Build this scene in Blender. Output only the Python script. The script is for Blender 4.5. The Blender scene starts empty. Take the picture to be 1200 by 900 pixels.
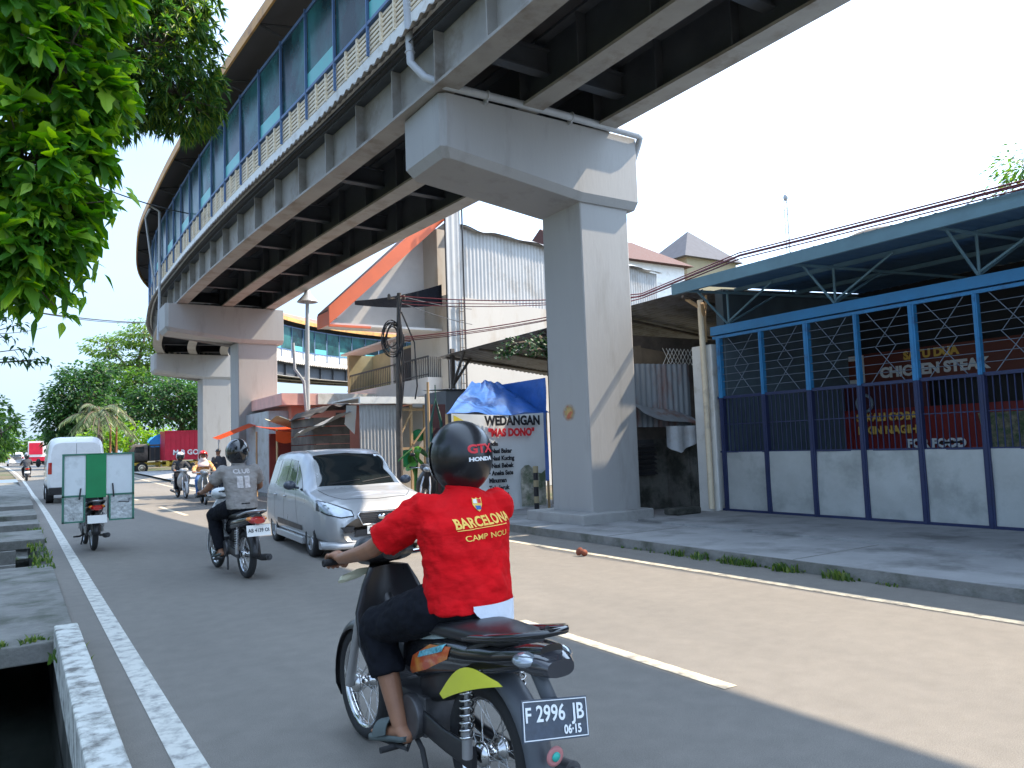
import bpy, bmesh, math, random
from mathutils import Matrix, Vector, Euler, noise
R = math.radians
PI = math.pi
sc = bpy.context.scene
col = sc.collection
# ------------------------------------------------------------------ camera
cd = bpy.data.cameras.new('camera'); cam = bpy.data.objects.new('camera', cd); col.objects.link(cam)
cd.sensor_width = 36.0; cd.lens = 27.0; cd.clip_start = 0.05; cd.clip_end = 4000
rt = Vector((0.84109876, -0.53975538, -0.03488554)); up = Vector((-0.01302147, -0.08468576, 0.99632262))
fw = Vector((0.54072481, 0.83755146, 0.0782575))
cam.matrix_world = Matrix(((rt.x, up.x, -fw.x, 0), (rt.y, up.y, -fw.y, 0), (rt.z, up.z, -fw.z, 1.5), (0, 0, 0, 1)))
sc.camera = cam
# ------------------------------------------------------------------ sun and sky
SUN = Vector((0.77, -0.20, 1.0)).normalized()
SKY_STRENGTH = 0.15
SUN_STRENGTH = 2.9
EXPOSURE = 1.88
w = bpy.data.worlds.new('World'); sc.world = w; w.use_nodes = True
nt = w.node_tree; nt.nodes.clear()
sky = nt.nodes.new('ShaderNodeTexSky'); sky.sky_type = 'NISHITA'; sky.sun_disc = False
sky.sun_elevation = math.asin(SUN.z); sky.sun_rotation = math.atan2(SUN.x, SUN.y)
sky.air_density = 1.0; sky.dust_density = 1.6; sky.ozone_density = 1.6; sky.altitude = 100
bg = nt.nodes.new('ShaderNodeBackground'); bg.inputs['Strength'].default_value = SKY_STRENGTH
wo = nt.nodes.new('ShaderNodeOutputWorld')
# thin bright cloud veil over a blue sky
tc = nt.nodes.new('ShaderNodeTexCoord'); mp = nt.nodes.new('ShaderNodeMapping'); mp.inputs['Scale'].default_value = (1.2, 1.2, 3.0)
nz = nt.nodes.new('ShaderNodeTexNoise'); nz.inputs['Scale'].default_value = 1.7; nz.inputs['Detail'].default_value = 6; nz.inputs['Roughness'].default_value = 0.55
rp = nt.nodes.new('ShaderNodeValToRGB'); rp.color_ramp.elements[0].position = 0.42; rp.color_ramp.elements[1].position = 0.72
rp.color_ramp.elements[0].color = (0.14, 0.14, 0.14, 1); rp.color_ramp.elements[1].color = (0.62, 0.62, 0.62, 1)
mx = nt.nodes.new('ShaderNodeMixRGB'); mx.inputs[2].default_value = (1.8, 2.15, 2.6, 1)
nt.links.new(tc.outputs['Generated'], mp.inputs[0]); nt.links.new(mp.outputs[0], nz.inputs['Vector'])
nt.links.new(nz.outputs['Fac'], rp.inputs[0]); nt.links.new(rp.outputs[0], mx.inputs[0])
nt.links.new(sky.outputs[0], mx.inputs[1]); 
sp = nt.nodes.new('ShaderNodeSeparateXYZ'); nt.links.new(tc.outputs['Generated'], sp.inputs[0])
hz = nt.nodes.new('ShaderNodeMapRange'); hz.inputs[1].default_value = 0.0; hz.inputs[2].default_value = 0.42; hz.inputs[3].default_value = 0.85; hz.inputs[4].default_value = 0.0; hz.interpolation_type = 'SMOOTHSTEP'
nt.links.new(sp.outputs[2], hz.inputs[0]); mh = nt.nodes.new('ShaderNodeMixRGB'); mh.inputs[2].default_value = (1.0, 1.42, 2.05, 1)
nt.links.new(hz.outputs[0], mh.inputs[0]); nt.links.new(mx.outputs[0], mh.inputs[1]); 
# bright thin haze around the sun
vd = nt.nodes.new('ShaderNodeVectorMath'); vd.operation = 'DOT_PRODUCT'; vd.inputs[1].default_value = SUN[:]; nt.links.new(tc.outputs['Generated'], vd.inputs[0])
gl = nt.nodes.new('ShaderNodeMapRange'); gl.inputs[1].default_value = 0.18; gl.inputs[2].default_value = 0.72; gl.inputs[3].default_value = 0.0; gl.inputs[4].default_value = 0.92; gl.interpolation_type = 'SMOOTHSTEP'
nt.links.new(vd.outputs['Value'], gl.inputs[0]); mg = nt.nodes.new('ShaderNodeMixRGB'); mg.inputs[2].default_value = (4.0, 5.3, 7.2, 1)
nt.links.new(gl.outputs[0], mg.inputs[0]); nt.links.new(mh.outputs[0], mg.inputs[1]); nt.links.new(mg.outputs[0], bg.inputs['Color'])
nt.links.new(bg.outputs[0], wo.inputs[0])
sl = bpy.data.lights.new('sun', 'SUN'); sl.energy = SUN_STRENGTH; sl.angle = R(0.6); sl.color = (1.0, 0.86, 0.68)
so = bpy.data.objects.new('sun', sl); col.objects.link(so); so.rotation_euler = (-SUN).to_track_quat('-Z', 'Y').to_euler(); so.location = (30, -10, 40)
sc.view_settings.view_transform = 'Standard'; sc.view_settings.look = 'None'
sc.view_settings.exposure = EXPOSURE; sc.view_settings.gamma = 1; sc.view_settings.use_curve_mapping = False
# ------------------------------------------------------------------ materials
MATS = {}
def mat(name, c, rough=0.7, metal=0.0, var=0.12, vs=3.0, bump=0.0, bs=40.0, c2=None, c2amt=0.5, c2s=1.5, coat=0.0, spec=0.5,
        trans=0.0, alpha=1.0, emit=0.0, stretch=None, sheen=0.0, island=0.0, subsurf=0.0, ior=1.45):
    if name in MATS: return MATS[name]
    m = bpy.data.materials.new(name); m.use_nodes = True; n = m.node_tree; b = n.nodes['Principled BSDF']
    L = n.links.new
    b.inputs['Roughness'].default_value = rough; b.inputs['Metallic'].default_value = metal
    b.inputs['Specular IOR Level'].default_value = spec; b.inputs['IOR'].default_value = ior
    if coat: b.inputs['Coat Weight'].default_value = coat; b.inputs['Coat Roughness'].default_value = 0.06
    if trans: b.inputs['Transmission Weight'].default_value = trans
    if alpha < 1: b.inputs['Alpha'].default_value = alpha
    if sheen: b.inputs['Sheen Weight'].default_value = sheen
    t = n.nodes.new('ShaderNodeTexCoord'); mp = n.nodes.new('ShaderNodeMapping'); L(t.outputs['Object'], mp.inputs[0])
    if stretch: mp.inputs['Scale'].default_value = stretch
    nz = n.nodes.new('ShaderNodeTexNoise'); nz.inputs['Scale'].default_value = vs; nz.inputs['Detail'].default_value = 5; nz.inputs['Roughness'].default_value = 0.6
    L(mp.outputs[0], nz.inputs['Vector'])
    mr = n.nodes.new('ShaderNodeMapRange'); mr.inputs[1].default_value = 0.3; mr.inputs[2].default_value = 0.7
    mr.inputs[3].default_value = 1 - var; mr.inputs[4].default_value = 1 + var; L(nz.outputs['Fac'], mr.inputs[0])
    vm = n.nodes.new('ShaderNodeVectorMath'); vm.operation = 'SCALE'; vm.inputs[0].default_value = c[:3]
    last = mr.outputs[0]
    if island:
        g = n.nodes.new('ShaderNodeNewGeometry'); r2 = n.nodes.new('ShaderNodeMapRange'); r2.inputs[3].default_value = 1 - island; r2.inputs[4].default_value = 1 + island
        L(g.outputs['Random Per Island'], r2.inputs[0]); mu = n.nodes.new('ShaderNodeMath'); mu.operation = 'MULTIPLY'; L(last, mu.inputs[0]); L(r2.outputs[0], mu.inputs[1]); last = mu.outputs[0]
    L(last, vm.inputs['Scale'])
    out = vm.outputs[0]
    if c2 is not None:
        n2 = n.nodes.new('ShaderNodeTexNoise'); n2.inputs['Scale'].default_value = c2s; n2.inputs['Detail'].default_value = 7; n2.inputs['Roughness'].default_value = 0.65
        L(mp.outputs[0], n2.inputs['Vector'])
        cr = n.nodes.new('ShaderNodeMapRange'); cr.inputs[1].default_value = 0.62 - 0.3 * c2amt; cr.inputs[2].default_value = 0.80 - 0.3 * c2amt
        L(n2.outputs['Fac'], cr.inputs[0])
        m2 = n.nodes.new('ShaderNodeMixRGB'); m2.inputs[2].default_value = (*c2[:3], 1); L(cr.outputs[0], m2.inputs[0]); L(out, m2.inputs[1]); out = m2.outputs[0]
    L(out, b.inputs['Base Color'])
    rr = n.nodes.new('ShaderNodeMapRange'); rr.inputs[1].default_value = 0.3; rr.inputs[2].default_value = 0.7
    rr.inputs[3].default_value = max(0.02, rough - 0.08); rr.inputs[4].default_value = min(1, rough + 0.08); L(nz.outputs['Fac'], rr.inputs[0]); L(rr.outputs[0], b.inputs['Roughness'])
    if bump:
        n3 = n.nodes.new('ShaderNodeTexNoise'); n3.inputs['Scale'].default_value = bs; n3.inputs['Detail'].default_value = 4; L(mp.outputs[0], n3.inputs['Vector'])
        bp = n.nodes.new('ShaderNodeBump'); bp.inputs['Strength'].default_value = bump; bp.inputs['Distance'].default_value = 0.02
        L(n3.outputs['Fac'], bp.inputs['Height']); L(bp.outputs[0], b.inputs['Normal'])
    if emit: b.inputs['Emission Color'].default_value = (*c[:3], 1); b.inputs['Emission Strength'].default_value = emit
    MATS[name] = m; return m
def leafmat(name, c, tip, var=0.35):
    if name in MATS: return MATS[name]
    m = bpy.data.materials.new(name); m.use_nodes = True; n = m.node_tree; b = n.nodes['Principled BSDF']; L = n.links.new
    g = n.nodes.new('ShaderNodeNewGeometry'); cr = n.nodes.new('ShaderNodeValToRGB')
    e = cr.color_ramp.elements; e[0].color = (c[0] * (1 - var), c[1] * (1 - var), c[2] * (1 - var), 1); e[1].color = (*tip, 1)
    k = e.new(0.55); k.color = (*c, 1); L(g.outputs['Random Per Island'], cr.inputs[0]); L(cr.outputs[0], b.inputs['Base Color'])
    b.inputs['Roughness'].default_value = 0.42; b.inputs['Specular IOR Level'].default_value = 0.45
    tr = n.nodes.new('ShaderNodeBsdfTranslucent'); ms = n.nodes.new('ShaderNodeMixShader'); ms.inputs[0].default_value = 0.5
    hs = n.nodes.new('ShaderNodeHueSaturation'); hs.inputs['Hue'].default_value = 0.485; hs.inputs['Saturation'].default_value = 1.15; hs.inputs['Value'].default_value = 1.7
    L(cr.outputs[0], hs.inputs['Color']); L(hs.outputs[0], tr.inputs[0])
    L(b.outputs[0], ms.inputs[1]); L(tr.outputs[0], ms.inputs[2]); L(ms.outputs[0], n.nodes['Material Output'].inputs[0])
    MATS[name] = m; return m
def MM():
    M = dict(
    concrete=mat('concrete', (0.34, 0.335, 0.32), 0.85, var=0.12, bump=0.25, bs=30, c2=(0.2, 0.195, 0.18), c2amt=0.35),
    pier=mat('pier_paint', (0.345, 0.34, 0.33), 0.7, var=0.05, vs=1.2, bump=0.12, bs=18, c2=(0.28, 0.275, 0.26), c2amt=0.3, c2s=2.2, stretch=(1, 1, 0.22)),
    girder_shade=mat('shaded_girder_paint', (0.068, 0.076, 0.088), 0.65, var=0.2, vs=2),  # darker copy of the girder paint: shade under the deck put into the colour
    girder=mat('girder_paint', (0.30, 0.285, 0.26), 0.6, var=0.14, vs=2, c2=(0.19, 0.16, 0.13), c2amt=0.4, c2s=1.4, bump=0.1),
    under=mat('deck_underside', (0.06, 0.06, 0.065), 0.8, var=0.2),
    valance=mat('corrugated_valance', (0.36, 0.34, 0.31), 0.55, var=0.2, c2=(0.16, 0.14, 0.12), c2amt=0.5, c2s=3),
    white=mat('white_paint', (0.72, 0.71, 0.67), 0.5, var=0.07, c2=(0.52, 0.49, 0.43), c2amt=0.3, c2s=2.5),
    slat=mat('white_slats', (0.78, 0.66, 0.48), 0.5, var=0.08, c2=(0.5, 0.42, 0.32), c2amt=0.35, c2s=3),
    bluepost=mat('blue_paint', (0.09, 0.16, 0.30), 0.5, var=0.12),
    teal_glass=mat('teal_window_glass', (0.03, 0.12, 0.12), 0.22, var=0.3, vs=0.7, spec=0.12, c2=(0.012, 0.03, 0.035), c2amt=0.7, c2s=0.5),
    teal_frost=mat('teal_frosted_film', (0.10, 0.42, 0.40), 0.35, var=0.1),
    roof_or=mat('rusty_orange_roof', (0.36, 0.13, 0.06), 0.6, var=0.2, c2=(0.16, 0.07, 0.05), c2amt=0.5, c2s=2),
    fascia=mat('ochre_fascia', (0.56, 0.29, 0.08), 0.55, var=0.18, c2=(0.30, 0.14, 0.05), c2amt=0.3, c2s=2.2),
    pipe=mat('grey_plastic_pipe', (0.42, 0.44, 0.46), 0.4, var=0.08),
    dark=mat('dark_steel', (0.03, 0.03, 0.032), 0.5, var=0.2),
    black=mat('black_plastic', (0.018, 0.018, 0.02), 0.35, var=0.15, spec=0.5),
    helmblack=mat('satin_black_helmet', (0.012, 0.012, 0.014), 0.33, var=0.1, coat=0.25),
    darkalu=mat('grimy_engine_metal', (0.10, 0.10, 0.105), 0.45, metal=0.6, var=0.3, vs=12),
    blackgloss=mat('black_gloss_paint', (0.012, 0.012, 0.014), 0.16, var=0.1, coat=0.7),
    rubber=mat('tyre_rubber', (0.022, 0.022, 0.023), 0.8, var=0.2, bump=0.15, bs=90),
    chrome=mat('chrome', (0.6, 0.6, 0.6), 0.18, metal=1.0, var=0.08),
    alu=mat('cast_aluminium', (0.42, 0.42, 0.43), 0.38, metal=0.85, var=0.15),
    silver=mat('silver_car_paint', (0.40, 0.405, 0.41), 0.34, metal=0.3, var=0.0, coat=0.6),
    whitecar=mat('white_car_paint', (0.76, 0.76, 0.76), 0.3, var=0.02, coat=0.7),
    cglass=mat('car_window_glass', (0.012, 0.016, 0.017), 0.04, var=0.2, spec=0.9, coat=0.5),
    headl=mat('headlamp_glass', (0.30, 0.33, 0.36), 0.10, metal=0.5, var=0.2, vs=9, coat=1.0),
    redl=mat('red_lamp_plastic', (0.42, 0.015, 0.012), 0.15, var=0.25, vs=20, coat=0.8),
    orl=mat('amber_lamp_plastic', (0.65, 0.2, 0.02), 0.15, var=0.2, vs=20, coat=0.8),
    plate_w=mat('white_number_plate', (0.72, 0.71, 0.68), 0.45, var=0.05),
    plate_b=mat('black_number_plate', (0.040, 0.055, 0.080), 0.4, var=0.3, vs=30, c2=(0.08, 0.09, 0.1), c2amt=0.3, c2s=20),
    ink=mat('black_lettering', (0.015, 0.015, 0.02), 0.5, var=0.05),
    inkw=mat('white_lettering', (0.75, 0.77, 0.78), 0.5, var=0.05),
    inkr=mat('red_lettering', (0.62, 0.02, 0.03), 0.5, var=0.05),
    inky=mat('yellow_lettering', (0.80, 0.50, 0.10), 0.6, var=0.08),
    skin=mat('brown_skin', (0.27, 0.13, 0.075), 0.5, var=0.1, vs=14, bump=0.05, bs=120),
    red_shirt=mat('red_cotton', (0.62, 0.004, 0.008), 0.85, var=0.10, vs=5, bump=1.0, bs=6, stretch=(1, 1, 2.2), spec=0.2),
    grey_shirt=mat('grey_cotton', (0.25, 0.23, 0.215), 0.9, var=0.12, vs=6, bump=1.0, bs=6, stretch=(1, 1, 2.2), spec=0.2),
    white_cloth=mat('white_cotton', (0.74, 0.78, 0.85), 0.9, var=0.06, bump=0.4, bs=14),
    black_cloth=mat('black_cotton', (0.008, 0.009, 0.013), 0.95, var=0.25, vs=5, bump=1.0, bs=6, spec=0.2),
    dark_coat=mat('dark_coat_cloth', (0.05, 0.052, 0.06), 0.9, var=0.2, bump=0.5, bs=10),
    orange_cloth=mat('orange_floral_cloth', (0.66, 0.30, 0.07), 0.85, var=0.25, vs=25, c2=(0.72, 0.45, 0.35), c2amt=0.5, c2s=12),
    hijab=mat('pale_pink_cloth', (0.68, 0.55, 0.52), 0.85, var=0.1, bump=0.4, bs=12),
    blue_cloth=mat('blue_cloth', (0.05, 0.13, 0.33), 0.85, var=0.15),
    redplast=mat('red_plastic', (0.5, 0.02, 0.02), 0.25, var=0.1, coat=0.5),
    yellowplast=mat('yellow_sticker', (0.62, 0.60, 0.05), 0.4, var=0.08),
    sandal=mat('grey_green_sandal', (0.075, 0.095, 0.095), 0.6, var=0.15),
    green=mat('green_painted_board', (0.01, 0.22, 0.075), 0.5, var=0.12, vs=4),
    foil=mat('crumpled_silver_sheet', (0.5, 0.52, 0.52), 0.35, metal=0.5, var=0.3, vs=9, bump=0.9, bs=9),
    board=mat('white_board', (0.68, 0.71, 0.72), 0.35, var=0.06, c2=(0.5, 0.52, 0.52), c2amt=0.25, c2s=3),
    corr=mat('zinc_sheet', (0.40, 0.42, 0.44), 0.45, metal=0.3, var=0.12, c2=(0.28, 0.27, 0.26), c2amt=0.4, c2s=2.5),
    corrw=mat('white_zinc_sheet', (0.36, 0.36, 0.355), 0.5, var=0.06, c2=(0.27, 0.25, 0.225), c2amt=0.35, c2s=1.2),
    rust=mat('rusty_zinc_sheet', (0.22, 0.25, 0.28), 0.6, metal=0.2, var=0.2, c2=(0.17, 0.055, 0.03), c2amt=0.42, c2s=2.6, stretch=(1, 1, 0.25)),
    wallw=mat('white_plaster', (0.44, 0.41, 0.37), 0.85, var=0.04, vs=1, c2=(0.34, 0.27, 0.20), c2amt=0.3, c2s=0.7, stretch=(1, 1, 0.35), bump=0.1),
    soffit=mat('pale_soffit', (0.52, 0.50, 0.48), 0.8, var=0.06),
    orange=mat('orange_fascia_paint', (0.62, 0.13, 0.05), 0.5, var=0.08, vs=2),
    cream=mat('cream_plaster', (0.33, 0.28, 0.17), 0.85, var=0.06),
    pink=mat('salmon_plaster', (0.68, 0.27, 0.20), 0.8, var=0.06),
    tile=mat('red_brown_roof_tiles', (0.09, 0.04, 0.034), 0.8, var=0.2, vs=8, bump=0.5, bs=14),
    wood=mat('pale_timber', (0.45, 0.30, 0.16), 0.8, var=0.2, vs=6, stretch=(1, 1, 0.2)),
    wooddark=mat('weathered_boards', (0.09, 0.075, 0.065), 0.85, var=0.3, vs=5, c2=(0.18, 0.15, 0.12), c2amt=0.4),
    tarpor=mat('orange_tarpaulin', (0.75, 0.10, 0.02), 0.45, var=0.12, vs=3, bump=0.6, bs=4),
    tarpy=mat('cream_tarpaulin', (0.75, 0.66, 0.42), 0.6, var=0.1, bump=0.6, bs=4),
    tarpb=mat('blue_tarpaulin', (0.035, 0.15, 0.50), 0.35, var=0.25, vs=3, bump=1.0, bs=3.0, coat=0.2, c2=(0.10, 0.22, 0.52), c2amt=0.25, c2s=5),
    banner=mat('white_vinyl_banner', (0.68, 0.70, 0.70), 0.45, var=0.05, bump=0.3, bs=5),
    tealp=mat('teal_eave_paint', (0.16, 0.29, 0.36), 0.5, var=0.12),
    canopy=mat('blue_canopy_sheet', (0.13, 0.23, 0.33), 0.6, var=0.15, vs=1.5),
    gate_b=mat('bright_blue_gate_paint', (0.03, 0.20, 0.42), 0.45, var=0.15, c2=(0.03, 0.10, 0.22), c2amt=0.3, c2s=5),
    gate_n=mat('navy_gate_paint', (0.018, 0.028, 0.085), 0.45, var=0.15),
    gatepan=mat('galvanised_gate_panel', (0.42, 0.44, 0.43), 0.5, metal=0.2, var=0.10, vs=2.2, c2=(0.30, 0.32, 0.31), c2amt=0.45, c2s=1.6, bump=0.5, bs=4),
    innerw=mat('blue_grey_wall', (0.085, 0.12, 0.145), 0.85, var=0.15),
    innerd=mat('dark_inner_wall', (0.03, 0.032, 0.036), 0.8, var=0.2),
    redban=mat('red_vinyl_banner', (0.22, 0.015, 0.012), 0.5, var=0.12, vs=3),
    brownban=mat('brown_sign_board', (0.15, 0.035, 0.022), 0.5, var=0.1),
    dirtw=mat('grimy_concrete_wall', (0.13, 0.125, 0.11), 0.95, var=0.2, vs=3, c2=(0.035, 0.037, 0.03), c2amt=0.7, c2s=1.6, bump=0.6, bs=12),
    pave=mat('pavement_concrete', (0.29, 0.29, 0.285), 0.9, var=0.12, vs=2.5, c2=(0.16, 0.16, 0.155), c2amt=0.45, c2s=1.2, bump=0.3, bs=40),
    slab=mat('drain_slab_concrete', (0.20, 0.195, 0.18), 0.95, var=0.2, vs=4, c2=(0.09, 0.095, 0.075), c2amt=0.5, c2s=1.8, bump=0.6, bs=25),
    kerbw=mat('worn_white_kerb_paint', (0.58, 0.58, 0.54), 0.85, var=0.1, vs=8, c2=(0.16, 0.155, 0.14), c2amt=0.55, c2s=7, bump=0.4, bs=40),
    line=mat('white_road_paint', (0.56, 0.55, 0.50), 0.8, var=0.1, vs=10, c2=(0.27, 0.265, 0.25), c2amt=0.5, c2s=9, bump=0.2, bs=80),
    liney=mat('warm_road_paint', (0.60, 0.52, 0.38), 0.8, var=0.12, vs=10, c2=(0.28, 0.25, 0.205), c2amt=0.55, c2s=8, bump=0.2, bs=80),
    earth=mat('brown_earth', (0.12, 0.095, 0.065), 1.0, var=0.3, c2=(0.05, 0.07, 0.025), c2amt=0.6, c2s=0.3),
    water=mat('drain_water', (0.012, 0.014, 0.012), 0.03, var=0.1, spec=0.6),
    bark=mat('tree_bark', (0.13, 0.10, 0.075), 0.95, var=0.25, vs=10, bump=0.8, bs=20, stretch=(1, 1, 0.3)),
    cable=mat('black_cable', (0.02, 0.02, 0.022), 0.6, var=0.1),
    cabler=mat('maroon_cable', (0.13, 0.02, 0.03), 0.6, var=0.1),
    truckred=mat('red_truck_panel', (0.50, 0.012, 0.04), 0.4, var=0.1, vs=2),
    yellow=mat('yellow_chassis_paint', (0.55, 0.36, 0.04), 0.5, var=0.12),
    banana=mat('banana_leaf', (0.06, 0.19, 0.025), 0.4, var=0.2, vs=6),
    )
    M['mango'] = leafmat('mango_leaf', (0.045, 0.13, 0.03), (0.22, 0.32, 0.05))
    M['broad'] = leafmat('broad_leaf', (0.07, 0.22, 0.025), (0.32, 0.52, 0.05))
    M['far_dark'] = leafmat('dark_crown_leaf', (0.028, 0.085, 0.025), (0.07, 0.15, 0.04))
    M['far_mid'] = leafmat('mid_crown_leaf', (0.05, 0.13, 0.025), (0.14, 0.24, 0.05))
    M['far_light'] = leafmat('light_crown_leaf', (0.10, 0.20, 0.035), (0.20, 0.30, 0.07))
    M['palmleaf'] = leafmat('palm_frond_leaf', (0.12, 0.17, 0.08), (0.25, 0.28, 0.14))
    M['bright'] = leafmat('bright_shrub_leaf', (0.14, 0.30, 0.03), (0.28, 0.42, 0.05))
    M['grass'] = leafmat('weed_blade', (0.07, 0.14, 0.03), (0.20, 0.24, 0.06))
    return M
M = MM()
def asphalt():
    m = bpy.data.materials.new('worn_asphalt'); m.use_nodes = True; n = m.node_tree; b = n.nodes['Principled BSDF']; L = n.links.new
    t = n.nodes.new('ShaderNodeTexCoord')
    def nzz(s, d=6, st=None):
        k = n.nodes.new('ShaderNodeTexNoise'); k.inputs['Scale'].default_value = s; k.inputs['Detail'].default_value = d; k.inputs['Roughness'].default_value = 0.65
        if st:
            q = n.nodes.new('ShaderNodeMapping'); q.inputs['Scale'].default_value = st; L(t.outputs['Object'], q.inputs[0]); L(q.outputs[0], k.inputs['Vector'])
        else: L(t.outputs['Object'], k.inputs['Vector'])
        return k
    big = nzz(0.5, 4, (1, 0.25, 1)); mid = nzz(6); fine = nzz(160, 2)
    cr = n.nodes.new('ShaderNodeValToRGB'); e = cr.color_ramp.elements; e[0].position = 0.3; e[1].position = 0.75
    e[0].color = (0.150, 0.138, 0.122, 1); e[1].color = (0.205, 0.186, 0.161, 1); L(big.outputs['Fac'], cr.inputs[0])
    a = n.nodes.new('ShaderNodeMapRange'); a.inputs[1].default_value = .35; a.inputs[2].default_value = .65; a.inputs[3].default_value = 0.93; a.inputs[4].default_value = 1.07; L(mid.outputs['Fac'], a.inputs[0])
    f = n.nodes.new('ShaderNodeMapRange'); f.inputs[1].default_value = .3; f.inputs[2].default_value = .7; f.inputs[3].default_value = 0.72; f.inputs[4].default_value = 1.28; L(fine.outputs['Fac'], f.inputs[0])
    mu = n.nodes.new('ShaderNodeMath'); mu.operation = 'MULTIPLY'; L(a.outputs[0], mu.inputs[0]); L(f.outputs[0], mu.inputs[1])
    vm = n.nodes.new('ShaderNodeVectorMath'); vm.operation = 'SCALE'; L(cr.outputs[0], vm.inputs[0]); L(mu.outputs[0], vm.inputs['Scale']); L(vm.outputs[0], b.inputs['Base Color'])
    b.inputs['Roughness'].default_value = 0.8; b.inputs['Specular IOR Level'].default_value = 0.35
    bp = n.nodes.new('ShaderNodeBump'); bp.inputs['Strength'].default_value = 0.35; bp.inputs['Distance'].default_value = 0.006; L(fine.outputs['Fac'], bp.inputs['Height']); L(bp.outputs[0], b.inputs['Normal'])
    return m
M['asphalt'] = asphalt()
def translucent(m, f, c):
    n = m.node_tree; tr = n.nodes.new('ShaderNodeBsdfTranslucent'); tr.inputs[0].default_value = (*c, 1); ms = n.nodes.new('ShaderNodeMixShader'); ms.inputs[0].default_value = f
    n.links.new(n.nodes['Principled BSDF'].outputs[0], ms.inputs[1]); n.links.new(tr.outputs[0], ms.inputs[2]); n.links.new(ms.outputs[0], n.nodes['Material Output'].inputs[0])
translucent(M['canopy'], .35, (.07, .13, .2)); translucent(M['tarpb'], .25, (.03, .15, .5)); translucent(M['tarpor'], .35, (.8, .15, .03))
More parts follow.
